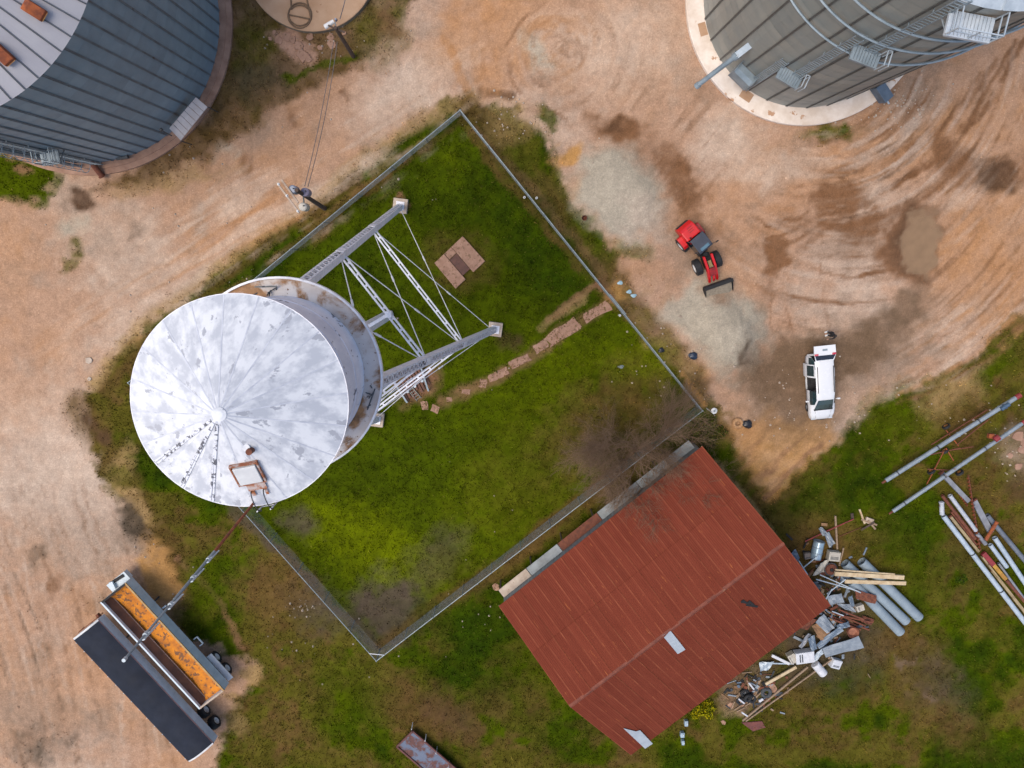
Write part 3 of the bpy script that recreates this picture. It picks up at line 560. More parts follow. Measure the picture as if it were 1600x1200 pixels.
for i, s in enumerate((.08, .28, .54, .80)):
    c = mb1.lerp(mb2, s); sd_ = Vector((.72, .35, 0)).normalized(); m = MB(off)
    m.bar(c, c + sd_ * .12, .03, .03); e = c + sd_ * .12; m.cyl(e - Vector((0, 0, .42)), e + Vector((0, 0, .42)), .014, n=6); m.cyl(e + sd_ * .06 - Vector((0, 0, .40)), e + sd_ * .06 + Vector((0, 0, .40)), .012, n=6)
    m.bar(e + Vector((0, 0, .41)), e + sd_ * .06 + Vector((0, 0, .41)), .03, .03); m.bar(e - Vector((0, 0, .41)), e + sd_ * .06 - Vector((0, 0, .41)), .03, .03); m.cyl(c - Vector((0, 0, .07)), c + Vector((0, 0, .07)), .055, n=8)
    m.build('dipole', M['galv_lt'], mast)

# ================================================================== grain bins
def bin_shell(root, rad, z0, z1, ncol, rings, wallmat, a0, a1, nseam, seammat, back_label=None, dbl=True):
    da = 360 / ncol; hh = (z1 - z0) / rings
    pmb = MB()
    for i in range(4):
        t0, t1 = R(da * i / 4 - .05), R(da * (i + 1) / 4 + .05); k = (rad + .006, rad - .004)
        pmb.add([(k[1] * math.cos(t0), k[1] * math.sin(t0), 0), (k[1] * math.cos(t1), k[1] * math.sin(t1), 0), (rad * math.cos(t1), rad * math.sin(t1), hh * .5), (rad * math.cos(t0), rad * math.sin(t0), hh * .5),
                 (k[0] * math.cos(t1), k[0] * math.sin(t1), hh + .02), (k[0] * math.cos(t0), k[0] * math.sin(t0), hh + .02)], [(0, 1, 2, 3), (3, 2, 4, 5)])
    bm = bmesh.new(); me = pmb.mesh('wall_sheet', wallmat); bm.from_mesh(me); bmesh.ops.remove_doubles(bm, verts=bm.verts, dist=.0005); bmesh.ops.recalc_face_normals(bm, faces=bm.faces); bm.to_mesh(me); bm.free()
    nb = 0; rest = MB()
    for c in range(ncol):
        az = c * da
        seen = ((az - a0) % 360) <= (a1 - a0)
        for r in range(rings):
            if seen: inst('wall_sheet', me, root, (0, 0, z0 + r * hh), (0, 0, R(az + (da / 2 if r % 2 else 0))))
    rest.lathe([(rad - .012, z0), (rad - .012, z1)], ncol * 3)
    rest.build('wall', wallmat, root)
    s = MB()
    if dbl: s.bar((rad + .03, -.045, z0), (rad + .03, -.045, z1), .025, .05, (1, 0, 0)); s.bar((rad + .03, .045, z0), (rad + .03, .045, z1), .025, .05, (1, 0, 0)); s.bar((rad + .018, 0, z0), (rad + .018, 0, z1), .09, .012, (1, 0, 0))
    else: s.bar((rad + .04, 0, z0), (rad + .04, 0, z1), .07, .07, (1, 0, 0))
    sme = s.mesh('stiffener', seammat)
    for c in range(nseam): inst('stiffener', sme, root, rot=(0, 0, R(c * 360 / nseam + 1.2)))

# ---- left bin
LC = Vector((-29.65, 16.35, 0)); LR, LZ = 10.15, 17.5
lb = thing('grain_bin', 'wide blue grey steel grain bin with pale conical roof in the corner', 'grain bin', LC)
m = MB(); m.lathe([(10.0, -.1), (11.0, -.1), (11.0, .26), (10.62, .30), (10.60, .38), (10.0, .38)], 96); m.build('foundation', M['conc_dirty'], lb)
bin_shell(lb, LR, .38, LZ, 24, 14, M['bin_l'], 190, 400, 72, M['seam_lt'], dbl=True)
nP = 72; pm = MB(); ap = LZ + 5.6; rows = []
for r, dz in ((1.0, 0), (5.5, 0), (LR + .06, 0)):
    zz = lambda r: LZ + .05 + (ap - LZ) * (1 - r / (LR + .06))
    hw = R(360 / nP / 2); w_ = min(.06 / r, hw * .6)
    rows.append([(r * math.cos(a), r * math.sin(a), zz(r) + b) for a, b in ((-hw - .0004, .0), (-hw + w_ * .5, .09), (-hw + w_, .01), (0, .0), (hw + .0004, .0))])
pm.grid(rows); me = pm.mesh('roof_sheet', M['bin_roof'])
for k in range(nP): inst('roof_sheet', me, lb, rot=(0, 0, R(k * 5 + 2.5)))
rb = MB(); zz = lambda r: LZ + .05 + (ap - LZ) * (1 - r / (LR + .06)); rb.bar((1.0, 0, zz(1.0) + .06), (LR + .06, 0, zz(LR + .06) + .06), .05, .08); me = rb.mesh('roof_rib', M['seam'])
for k in range(nP): inst('roof_rib', me, lb, rot=(0, 0, R(k * 5)))
MB().lathe([(0, ap + .35), (.9, ap + .25), (1.1, ap - .5), (1.0, ap - .6)], 24).build('roof_cap', M['bin_roof'], lb)
def on_cone(u, v, c, r0, z0, apz):
    z = z0
    for _ in range(12):
        q = P(u, v, z); r = math.hypot(q.x - c.x, q.y - c.y); z = z0 + (apz - z0) * (1 - r / r0)
    return P(u, v, z) - c
for u, v in ((53, 15), (4, 83)):
    q = on_cone(u, v, LC, LR + .06, LZ + .05, ap); az = math.atan2(q.y, q.x); tl = math.atan2(ap - LZ, LR); mm = Matrix.Rotation(az, 3, 'Z') @ Matrix.Rotation(tl, 3, 'Y')
    vm_ = MB(); prof = [(-.48, 0), (-.48, .30), (-.30, .42), (.42, .42), (.52, .30), (.52, .05), (.40, 0)]; n = len(prof); vs = [q + mm @ Vector((x, s * .29, z)) for s in (-1, 1) for x, z in prof]
    vm_.add(vs, [tuple(range(n)), tuple(range(n, 2 * n))[::-1]] + [(i, (i + 1) % n, n + (i + 1) % n, n + i) for i in range(n)])
    vt = vm_.build('roof_vent', M['rust_or'], lb, bevel=.03)
    MB().box(q + mm @ Vector((.53, 0, .2)), (.03, .5, .22), mm).build('vent_mouth', mat('ochre_vent_edge', (214, 160, 84), (170, 110, 60), 4, .7), vt)
# caged ladder with rest platforms
def rails(root, c_az, rad, z0, z1, matl, cage=True, wd=.24):
    t = R(c_az); c = Vector((math.cos(t), math.sin(t), 0)); tg = Vector((-c.y, c.x, 0)); m = MB()
    for s in (-wd, wd): m.bar(c * (rad + .22) + tg * s + Vector((0, 0, z0)), c * (rad + .22) + tg * s + Vector((0, 0, z1)), .05, .05)
    n = int((z1 - z0) / .3)
    for i in range(n): z = z0 + .2 + i * .3; m.bar(c * (rad + .22) - tg * wd + Vector((0, 0, z)), c * (rad + .22) + tg * wd + Vector((0, 0, z)), .035, .035)
    for i in range(int((z1 - z0) / 2.2) + 1):
        z = z0 + .4 + i * 2.2
        for s in (-wd, wd): m.bar(c * rad + tg * s + Vector((0, 0, z)), c * (rad + .22) + tg * s + Vector((0, 0, z)), .04, .04)
    ld = m.build('ladder', matl, root)
    if cage:
        m = MB()
        hoop = lambda z: [c * (rad + .22 + .75 * math.sin(math.pi * i / 8)) + tg * (.38 * math.cos(math.pi * i / 8)) + Vector((0, 0, z)) for i in range(9)]
        zz_ = np.arange(max(z0 + 2.2, z0), z1 + .9, 1.1); hs = [hoop(z) for z in zz_]
        for hp in hs: m.tube(hp, .022, 4)
        for i in (0, 2, 4, 6, 8):
            if len(hs) > 1: m.cyl(hs[0][i], hs[-1][i], .018, n=4)
        m.build('cage', matl, ld)
    return ld
def platform(root, az, rad, z, wd, dp, matl, rail=True, deckmat=None):
    t = R(az); c = Vector((math.cos(t), math.sin(t), 0)); tg = Vector((-c.y, c.x, 0)); rot = Matrix.Rotation(t, 3, 'Z')
    m = MB(); k = max(3, int(wd / .16))
    for i in range(k): m.box(c * (rad + dp / 2 + .05) + tg * (wd * ((i + .5) / k - .5)) + Vector((0, 0, z)), (dp, wd / k * .86, .05), rot)
    for s in (-1, 1): m.box(c * (rad + dp / 2 + .05) + tg * s * wd / 2 + Vector((0, 0, z - .08)), (dp, .06, .16), rot)
    m.box(c * (rad + dp + .05) + Vector((0, 0, z - .05)), (.05, wd, .2), rot)
    pf = m.build('platform', deckmat or matl, root)
    for s in (-1, 1): MB().bar(c * rad + tg * s * wd * .45 + Vector((0, 0, z - 1.0)), c * (rad + dp) + tg * s * wd * .45 + Vector((0, 0, z - .1)), .06, .06).build('brace', matl, pf)
    if rail:
        m = MB(); o0, o1 = c * (rad + dp + .02), c * (rad + .1)
        for hz in (.55, 1.05):
            m.bar(o0 - tg * wd / 2 + Vector((0, 0, z + hz)), o0 + tg * wd / 2 + Vector((0, 0, z + hz)), .05, .05)
            for s in (-1, 1): m.bar(o0 + tg * s * wd / 2 + Vector((0, 0, z + hz)), o1 + tg * s * wd / 2 + Vector((0, 0, z + hz)), .05, .05)
        for s in (-1, 0, 1): m.bar(o0 + tg * s * wd / 2 + Vector((0, 0, z)), o0 + tg * s * wd / 2 + Vector((0, 0, z + 1.05)), .05, .05)
        for s in (-1, 1): m.bar(o1 + tg * s * wd / 2 + Vector((0, 0, z)), o1 + tg * s * wd / 2 + Vector((0, 0, z + 1.05)), .05, .05)
        m.build('guard_rail', matl, pf)
    return pf
rails(lb, -84, LR, .5, LZ + .6, M['galv']); platform(lb, -82.5, LR, 7.6, 1.1, .9, M['galv']); platform(lb, -82, LR, 15.2, 1.3, 1.0, M['galv'])
m = MB()
for a in (-92, -95): t = R(a); c = Vector((math.cos(t), math.sin(t), 0)); m.cyl(c * (LR + .25) + Vector((0, 0, .4)), c * (LR + .25) + Vector((0, 0, LZ)), .09, n=8)
m.build('downpipe', M['galv'], lb)
# door hood
c4 = [P(306, 152, 2.6), P(324, 167, 2.3), P(282, 220, 2.3), P(264, 201, 2.6)]; m = MB(LC)
k = 7
for i in range(k):
    a0, a1 = c4[0].lerp(c4[3], i / k), c4[0].lerp(c4[3], (i + .93) / k); b0, b1 = c4[1].lerp(c4[2], i / k), c4[1].lerp(c4[2], (i + .93) / k)
    m.add([a0, a1, b1, b0, a0 - Vector((0, 0, .06)), a1 - Vector((0, 0, .06)), b1 - Vector((0, 0, .06)), b0 - Vector((0, 0, .06))], [(0, 1, 2, 3), (7, 6, 5, 4), (0, 4, 5, 1), (1, 5, 6, 2), (2, 6, 7, 3), (3, 7, 4, 0)])
hd = m.build('door_hood', mat('pale_hood_sheet', (206, 198, 196), (186, 176, 172), 1.5, .6, rust=((170, 130, 100), .68, 2)), lb)
m = MB(LC)
for b in c4[1:3]: m.cyl((b.x, b.y, .2), b - Vector((0, 0, .06)), .04, n=6)
i0, i1 = c4[0].lerp(c4[3], .1) + Vector((0, 0, -.1)), c4[0].lerp(c4[3], .9) + Vector((0, 0, -.1)); m.bar(i0, i1, .08, .08); m.build('hood_post', M['seam'], hd)
q = P(252, 203, 3.6); w0 = P(268, 212, 2.6); m = MB(LC); m.tube([w0, q.lerp(w0, .4) + Vector((0, 0, .3)), q], .05, 6); m.cyl(q, q + Vector((0, 0, .18)), .13, .08, 10); m.build('door_lamp', M['seam'], lb)
q0, q1 = P(142, 253, 1.0), P(160, 276, .35); m = MB(LC); m.cyl(q0 + (q0 - q1) * .4, q1, .2, n=14); d = (q1 - q0).normalized(); m.cyl(q1 - d * .08, q1, .25, n=14); m.build('unload_tube', M['rust'], lb)
m = MB(LC); a, b = P(182, 247, .75), P(200, 244, .75); m.bar(a, b, .3, .3); m.build('conduit_box', M['seam'], lb)

# ---- right bin
RCN = Vector((22.15, 17.86, 0)); RR_, RZ = 7.63, 24.3
rbn = thing('grain_bin', 'tall brown grey steel grain bin with ladder platforms on a round white concrete pad', 'grain bin', RCN)
m = MB(); m.lathe([(7.4, -.1), (8.86, -.1), (8.86, .3), (8.80, .36), (7.4, .36)], 96); m.build('foundation', mat('pale_pad_concrete', (262, 246, 230), (236, 214, 192), .9, .85, bump=.2, speck=((206, 160, 124), .64, 1.0)), rbn)
bin_shell(rbn, RR_, .36, RZ, 16, 21, M['bin_r'], 150, 345, 32, mat('grey_stiffener_steel', (112, 112, 108), (92, 92, 90), 2, .5, .1), dbl=True)
pm = MB(); apz = RZ + 4.2; nP = 32; rows = []
for r in (.8, RR_ + .15):
    hw = R(360 / nP / 2); w_ = min(.08 / r, hw * .5); z = RZ + .05 + (apz - RZ) * (1 - r / (RR_ + .15))
    rows.append([(r * math.cos(a), r * math.sin(a), z + b) for a, b in ((-hw - .0005, 0), (-hw + w_ * .5, .1), (-hw + w_, .01), (0, 0), (hw + .0005, 0))])
pm.grid(rows); me = pm.mesh('roof_sheet', M['galv_lt'])
for k in range(nP): inst('roof_sheet', me, rbn, rot=(0, 0, R(k * 360 / nP)))
MB().lathe([(0, apz + .3), (.8, apz + .2), (.9, apz - .4)], 24).build('roof_cap', M['galv_lt'], rbn)
for z in (14.7, 17.3, 19.7):
    MB().lathe([(RR_ + .20, z - .05), (RR_ + .27, z), (RR_ + .20, z + .05), (RR_ + .13, z), (RR_ + .20, z - .05)], 96).build('wind_ring', M['galv'], rbn)
rails(rbn, 234.5, RR_, .5, 9.1, M['galv'], False); rails(rbn, 243.5, RR_, 7.9, 16.9, M['galv'], False); rails(rbn, 251.5, RR_, 15.5, RZ + .5, M['galv'], False)
platform(rbn, 241.5, RR_, 7.9, 1.5, .8, M['galv'], False); platform(rbn, 251, RR_, 15.8, 1.5, .8, M['galv'], False); platform(rbn, 260.5, RR_, 23.2, 2.0, 1.05, M['galv_lt'], True, mat('white_grating', (226, 234, 240), (200, 212, 222), 3, .45, .2))
m = MB()
for az, z in ((246, 8.0), (255.5, 15.9)):
    t = R(az); c = Vector((math.cos(t), math.sin(t), 0)); tg = Vector((-c.y, c.x, 0))
    m = MB()
    for s in (0, .22): m.tube([c * (RR_ + .25) + tg * s + Vector((0, 0, z)), c * (RR_ + .25) + tg * s + Vector((0, 0, z + 1.1)), c * (RR_ + 1.0) + tg * s + Vector((0, 0, z + 1.1)), c * (RR_ + 1.0) + tg * s + Vector((0, 0, z))], .035, 5)
    m.bar(c * (RR_ + .25) + Vector((0, 0, z + 1.1)), c * (RR_ + .25) + tg * .22 + Vector((0, 0, z + 1.1)), .05, .05)
    m.build('guard_rail', M['galv_lt'], rbn)
# manway hood near the ground
q = P(1178, 101, 3.2) - RCN; az = math.atan2(q.y, q.x); c = Vector((math.cos(az), math.sin(az), 0)); tg = Vector((-c.y, c.x, 0)); m = MB()
m.grid([[c * (RR_ + d_) + tg * s + Vector((0, 0, z)) for s in (-.75, .75)] for d_, z in ((.04, 3.5), (.45, 3.55), (.72, 3.3), (.8, 2.6), (.8, 2.2))])
for s in (-.75, .75): m.bar(c * (RR_ + .38) + tg * s + Vector((0, 0, 2.1)), c * (RR_ + .38) + tg * s + Vector((0, 0, 3.75)), .8, .05, tg)
m.build('door_hood', M['galv'], rbn)
# unload spout
a, b = P(1183, 62, 6.4), P(1088, 135, 2.6); d = (b - a).normalized(); m = MB(RCN); m.cyl(a.lerp(b, .34), b, .17, n=16); m.cyl(b - d * .25, b, .22, n=16); m.cyl(a.lerp(b, .30), a.lerp(b, .36), .27, n=16); sp = m.build('unload_spout', M['galv'], rbn, smooth=False)
m = MB(RCN); m.bar(a, a.lerp(b, .30), .42, .38); m.bar(a.lerp(b, .24) - Vector((.32, .32, 0)), a.lerp(b, .24) + Vector((.32, .32, 0)), .06, .06); m.build('motor_housing', M['galv_lt'], sp)
m = MB(RCN); m.bar(a.lerp(b, .3), RCN + (a - RCN).normalized() * 0 + Vector((a.x, a.y, a.z - 1.2)), .06, .06); m.bar(a, Vector((RCN.x + (a.x - RCN.x) * .9, RCN.y + (a.y - RCN.y) * .9, a.z)), .1, .1); m.build('spout_bracket', M['galv'], sp)
a, b = P(1370, 133, 1.0), P(1385, 156, .8); m = MB(RCN); m.bar(a, b, .75, .9); fb = m.build('fan_box', mat('slate_fan_box', (110, 126, 142), (92, 106, 120), 2, .5, .2), rbn, bevel=.04); d = (b - a).normalized()
MB(RCN).cyl(b, b + d * .35, .07, n=8).build('fan_shaft', M['galv_lt'], fb)
m = MB(); 
for az, r0, r1 in ((197, 7.66, 8.2), (238, 7.7, 8.35)):
    t = R(az); c = Vector((math.cos(t), math.sin(t), 0)); m.box(c * ((r0 + r1) / 2) + Vector((0, 0, .366)), (r1 - r0, .9, .02), Matrix.Rotation(t, 3, 'Z'))
m.build('spilled_soil', M['conc_tan'], rbn)

# ---- round slab of a removed bin
SL = Vector((-13.02, 19.85, 0)); slab = thing('concrete_slab', 'low round tan concrete slab with a coiled hose on it', 'concrete slab', SL)
MB().lathe([(0, .5), (4.62, .5), (4.66, .46)], 96).build('top', M['conc_tan'], slab); MB().lathe([(4.66, .46), (4.68, -.1)], 96).build('edge', mat('grey_slab_edge', (150, 134, 112), (124, 110, 92), 1.5, .9), slab)
def hz(u, v, z): q = P(u, v, z); return (q.x, q.y, q.z)
pts = [hz(454, -30, .53)] + [hz(468 + 18 * math.cos(a), 26 + 19 * math.sin(a) - a * .6, .53 + .012 * (a % 6.3)) for a in np.arange(-2.4, 9.6, .3)] + [hz(486, 30, .57), hz(480, 2, .55), hz(472, -30, .53)]
m = MB(pts[0]); m.tube(pts, .05, 6); tag(m.build('hose_coil', mat('brown_hose', (134, 104, 74), (104, 80, 58), 5, .7), loc=pts[0]), 'loop of brown hose coiled on the round concrete slab', 'hose')

# ================================================================== barn
BE1 = Vector((.770, .638, 0)).normalized(); BE2 = Vector((BE1.y, -BE1.x, 0)); BC = Vector((12.64, -26.49, 0)); BL, BW, BEV, BRG = 19.35, 16.2, 3.5, 6.85
BZ = math.atan2(BE1.y, BE1.x)
barn = thing('barn', 'barn with rusty red corrugated metal gable roof beside the fenced lot', 'barn', BC, BZ)   # local x along the ridge, y towards the lot
hw = BW / 2
nS = 29; sw = BL / nS
def roof_sheets(sgn, s0, s1, count, zoff, skip=()):
    # sheet from slope fraction s0 (eave) to s1 (ridge)
    y0, y1 = sgn * hw * (1 - s0), sgn * hw * (1 - s1); z0, z1 = BEV + (BRG - BEV) * s0, BEV + (BRG - BEV) * s1
    pm = MB(); n = 10; rows = []
    for y, z in ((y0, z0), (y1, z1)):
        rows.append([(sw * (i / n - .5) * 1.04, y, z + zoff + (.011 if i % 2 else -.0) + (.018 if i == n else 0)) for i in range(n + 1)])
    pm.grid(rows); me = pm.mesh('roof_sheet', M['roofrust'])
    for k in range(count):
        if k in skip: continue
        inst('roof_sheet', me, barn, (-BL / 2 + sw * (k + .5), 0, .012 * (k % 3) + random.uniform(0, .006)), (0, 0, 0))
roof_sheets(1, 0, .52, nS, 0); roof_sheets(1, .48, 1, nS, .055); roof_sheets(-1, 0, .5, nS, 0); roof_sheets(-1, .47, 1, nS, .03)
sl = math.atan2(BRG - BEV, hw)
def onb(x, y, dz=0): return Vector((x, y, BEV + (BRG - BEV) * (1 - abs(y) / hw) + dz))
nR = 9
for k in range(nR):
    x0, x1 = -BL / 2 + BL * k / nR, -BL / 2 + BL * (k + 1) / nR + .05; m = MB()
    m.grid([[(x0, -.15, BRG + .0), (x1, -.15, BRG + .0)], [(x0, 0, BRG + .10), (x1, 0, BRG + .10)], [(x0, .15, BRG + .0), (x1, .15, BRG + .0)]]); m.build('ridge_cap', M['ridge'], barn, loc=(0, 0, .01 + .012 * (k % 2)))
def barn_loc(u, v, dz=.12):
    z = 5.0
    for _ in range(10):
        q = P(u, v, z) - BC; y = q.dot(-BE2); z = BEV + (BRG - BEV) * (1 - abs(y) / hw) + dz
    q = P(u, v, z) - BC; return Vector((q.dot(BE1), q.dot(-BE2), z))
m = MB(); pp = [barn_loc(*p) for p in ((1035, 993), (1048, 986), (1071, 1015), (1059, 1022))]; m.add(pp + [p - Vector((0, 0, .02)) for p in pp], [(0, 1, 2, 3), (7, 6, 5, 4), (0, 4, 5, 1), (1, 5, 6, 2), (2, 6, 7, 3), (3, 7, 4, 0)])
tag(m.build('roof_patch', M['sheet'], barn), 'bright zinc patch on the south slope')
m = MB(); pp = [barn_loc(*p) for p in ((974, 1138), (994, 1143), (1000, 1141), (1020, 1162), (1008, 1170))]; n = 5; m.add(pp + [p - Vector((0, 0, .02)) for p in pp], [tuple(range(5)), tuple(range(5, 10))[::-1]] + [(i, (i + 1) % 5, 5 + (i + 1) % 5, 5 + i) for i in range(5)])
tag(m.build('roof_patch', M['sheet'], barn), 'torn zinc patch at the south eave')
m = MB()
for a, b in (((1158, 940), (1172, 943)), ((1166, 945), (1184, 948)), ((1170, 939), (1178, 946)), ((1160, 938), (1166, 942))): m.bar(barn_loc(*a, .1), barn_loc(*b, .1), .16, .03)
m.build('dark_tar_patch', M['dark'], barn)
# walls of sheets, gables, fascia, posts
iw, il = hw - .35, BL / 2 - .25
for s in (1, -1):
    for k in range(16):
        x0 = -il + 2 * il * k / 16; m = MB(); n = 8
        m.grid([[(x0 + 2 * il / 16 * i / n * 1.0, s * (iw + (.02 if i % 2 else 0)), z) for i in range(n + 1)] for z in (.02, BEV + .02)]); o = m.build('wall_sheet', M['wall_gal'], barn)
for s in (1, -1):
    for k in range(14):
        y0, y1 = -iw + 2 * iw * k / 14, -iw + 2 * iw * (k + 1) / 14; m = MB(); zt = lambda y: BEV + (BRG - BEV) * (1 - abs(y) / hw) - .05
        x = s * il; m.add([(x, y0, .02), (x, y1, .02), (x, y1, zt(y1)), (x, y0, zt(y0)), (x + s * .04, y0 + .02, .02), (x + s * .04, y1 - .02, .02), (x + s * .04, y1 - .02, zt(y1)), (x + s * .04, y0 + .02, zt(y0))], [(0, 1, 2, 3), (4, 5, 6, 7), (0, 4, 7, 3), (1, 5, 6, 2)])
        m.build('gable_sheet', M['wall_gal'], barn)
m = MB()
for s in (1, -1):
    for t in (1, -1): m.bar((s * (BL / 2 - .03), t * hw, BEV - .09), (s * (BL / 2 - .03), 0, BRG - .09), .06, .18)
m.build('barge_board', M['wood'], barn)
for t in (1, -1): MB().bar((-BL / 2, t * (hw - .1), BEV - .1), (BL / 2, t * (hw - .1), BEV - .1), .08, .14).build('eave_beam', M['wood_dk'], barn)
# ledge with boards along the lot side
for k, (x0, x1, mm_) in enumerate(((-9.4, -6.6, 'conc'), (-6.6, -3.5, 'wall_gal'), (-3.5, .4, 'rust'), (.4, 4.2, 'wall_gal'), (4.2, 9.3, 'wall_gal'))):
    MB().add([(x0, iw + .05, 1.9), (x1 - .05, iw + .05, 1.9), (x1 - .05, iw + .72, 1.72), (x0, iw + .72, 1.72), (x0, iw + .05, 1.86), (x1 - .05, iw + .05, 1.86), (x1 - .05, iw + .72, 1.68), (x0, iw + .72, 1.68)], [(0, 1, 2, 3), (7, 6, 5, 4), (0, 4, 7, 3), (1, 2, 6, 5), (3, 7, 6, 2), (0, 1, 5, 4)]).build('lean_to_sheet', M[mm_], barn)
m = MB()
for k in range(7): m.bar((-9.2 + 3.06 * k, iw + .68, 0), (-9.2 + 3.06 * k, iw + .68, 1.7), .1, .1)
m.build('lean_to_frame', M['wood_dk'], barn)
# ================================================================== chain link fence
FZ = 1.95
FC = [P(719, 172, FZ), P(1098, 642, FZ), P(588, 1033, FZ), P(200, 598, FZ)]; FC = [Vector((p.x, p.y, 0)) for p in FC]
FO = FC[0].copy(); fence = thing('chain_link_fence', 'galvanised chain link fence with top rail enclosing the grassy tower lot', 'fence', FO)
def mesh_bay(a, b, z0=.05, z1=FZ - .03):
    L_ = (b - a).length; d = (b - a).normalized(); nrm = Vector((-d.y, d.x, 0)); st = .16; m = MB(FO); Hh = z1 - z0; rr = .0045
    x = -Hh
    while x < L_:
        for sg in (1, -1):
            xa, xb = x, x + Hh; za, zb = (z0, z1) if sg > 0 else (z1, z0)
            if xa < 0: za += (zb - za) * (-xa) / Hh; xa = 0
            if xb > L_: zb -= (zb - za) * (xb - L_) / max(xb - xa, 1e-6); xb = L_
            if xb - xa > .02:
                p, q = a + d * xa + Vector((0, 0, za)), a + d * xb + Vector((0, 0, zb)); e = (q - p).normalized(); s1 = e.cross(nrm) * rr; s2 = nrm * rr
                m.add([p + s1, p - s1 * .5 + s2, p - s1 * .5 - s2, q + s1, q - s1 * .5 + s2, q - s1 * .5 - s2], [(0, 1, 4, 3), (1, 2, 5, 4), (2, 0, 3, 5)])
        x += st
    m.build('chain_link_mesh', M['fence'], fence)
def post(p, r=.035, h=FZ + .03): MB(FO).cyl(Vector((p.x, p.y, -.1)), Vector((p.x, p.y, h)), r, n=8).cyl(Vector((p.x, p.y, h)), Vector((p.x, p.y, h + .05)), r * 1.3, r * .5, 8).build('post', M['fence'], fence)
for s in range(4):
    a, b = FC[s], FC[(s + 1) % 4]; L_ = (b - a).length; nb = round(L_ / 3.0)
    post(a, .05)
    for k in range(nb):
        p, q = a.lerp(b, k / nb), a.lerp(b, (k + 1) / nb)
        if k: post(p)
        mesh_bay(p, q)
    z = Vector((0, 0, FZ)); MB(FO).cyl(a + z, b + z, .034, n=8).build('top_rail', M['fence'], fence)
# corner brace rail and gate frame
a = FC[2]; d1, d2 = (FC[1] - a).normalized(), (FC[3] - a).normalized(); MB(FO).cyl(a + d1 * .85 + Vector((0, 0, FZ + .06)), a + d2 * .85 + Vector((0, 0, FZ + .06)), .03, n=6).build('corner_brace', M['white_steel'], fence)
g0 = FC[0].lerp(FC[1], .60); g1 = FC[0].lerp(FC[1], .665); m = MB(FO); nn = Vector((.77, .64, 0)) * .08
for z in (.15, 1.0, FZ - .05): m.cyl(g0 + nn + Vector((0, 0, z)), g1 + nn + Vector((0, 0, z)), .028, n=6)
for g in (g0, g1): m.cyl(g + nn + Vector((0, 0, .1)), g + nn + Vector((0, 0, FZ)), .03, n=6)
m.build('gate_frame', M['fence'], fence)

# ================================================================== power poles and lines
def gz(x, y): return float(height(np.array([x]), np.array([y]))[0])
pa, pt = P(507, 326, 0), P(463, 297, 9.2)
pole1 = thing('power_pole', 'wooden power pole with three transformers and twin crossarms beside the lot fence', 'power pole', pa, group='power poles'); o1 = Vector(pa)
MB(o1).cyl(pa - Vector((0, 0, .3)), pt, .17, .12, 12).build('pole', M['wood_dk'], pole1)
ca = [(P(433, 286, 9.0), P(468, 333, 9.0)), (P(440, 281, 8.7), P(466, 317, 8.7))]
for a, b in ca: MB(o1).bar(a, b, .11, .13).build('crossarm', mat('pale_crossarm_wood', (206, 184, 164), (180, 156, 136), 4, .8, stretch=(1, 5, 5)), pole1)
m = MB(o1)
ins_ = []
for u, v in ((436, 288), (449, 306), (466, 330)):
    q = P(u, v, 9.05); ins_.append(q); MB(o1).cyl(q, q + Vector((0, 0, .1)), .06, .09, 10).cyl(q + Vector((0, 0, .1)), q + Vector((0, 0, .22)), .07, .04, 10).build('insulator', M['white'], pole1)
tm = [mat('slate_transformer_paint', (138, 146, 164), (120, 128, 146), 2, .4, .1), mat('lilac_transformer_paint', (164, 152, 170), (142, 132, 150), 2, .5), mat('cream_transformer_paint', (214, 206, 192), (186, 178, 166), 2, .5)]
for (u, v, z), t_ in zip(((457, 296, 8.6), (476, 300, 7.6), (473, 323, 7.6)), tm):
    q = P(u, v, z); tr = MB(o1).lathe([(0, .06), (.2, .05), (.27, 0), (.27, -.85), (.2, -.9)], 18, q).build('transformer', t_, pole1, smooth=False)
    MB(o1).cyl(q + Vector((.08, .05, .03)), q + Vector((.1, .06, .3)), .05, .03, 8).build('bushing', M['seam'], tr); axp = pa.lerp(pt, z / 9.2 - .05); MB(o1).bar(Vector((q.x, q.y, q.z - .4)), Vector((axp.x, axp.y, q.z - .4)), .08, .1).build('hanger', M['seam'], tr)
pb, pt2 = P(552, 88, 0), P(524, 43, 7.6)
pole2 = thing('power_pole', 'leaning wooden power pole with white lamp at the edge of the round slab', 'power pole', pb, group='power poles'); o2 = Vector(pb)
MB(o2).cyl(pb - Vector((0, 0, .3)), pt2, .15, .11, 12).build('pole', M['wood_dk'], pole2)
a, b = P(508, 42, 7.0), P(525, 31, 7.0); m = MB(o2); m.cyl(a, a.lerp(b, .8), .16, .13, 14); m.cyl(a - (b - a) * .06, a, .1, .16, 14); lp = m.build('lamp_head', M['white'], pole2)
MB(o2).cyl(b + Vector((0, 0, -.05)), b + Vector((0, 0, .2)), .1, .06, 10).build('photocell', tm[0], lp); m = MB(o2); m.tube([b, b.lerp(pt2, .5) + Vector((0, 0, .2)), pt2 - Vector((0, 0, .4))], .03, 6); m.build('lamp_arm', M['galv'], lp)
m = MB(o2); e = P(533, 34, 7.3); m.bar(pt2 - Vector((.5, -.2, .3)), pt2 + Vector((.5, -.2, -.3)), .1, .1); m.build('crossarm', M['wood_dk'], pole2)
def cable(name, a, b, sag, label, group, r=.022):
    pts = [a.lerp(b, i / 14) - Vector((0, 0, sag * 4 * (i / 14) * (1 - i / 14))) for i in range(15)]; m = MB(a); m.tube(pts, r, 5); tag(m.build(name, M['wire'], loc=a), label, 'cable', group)
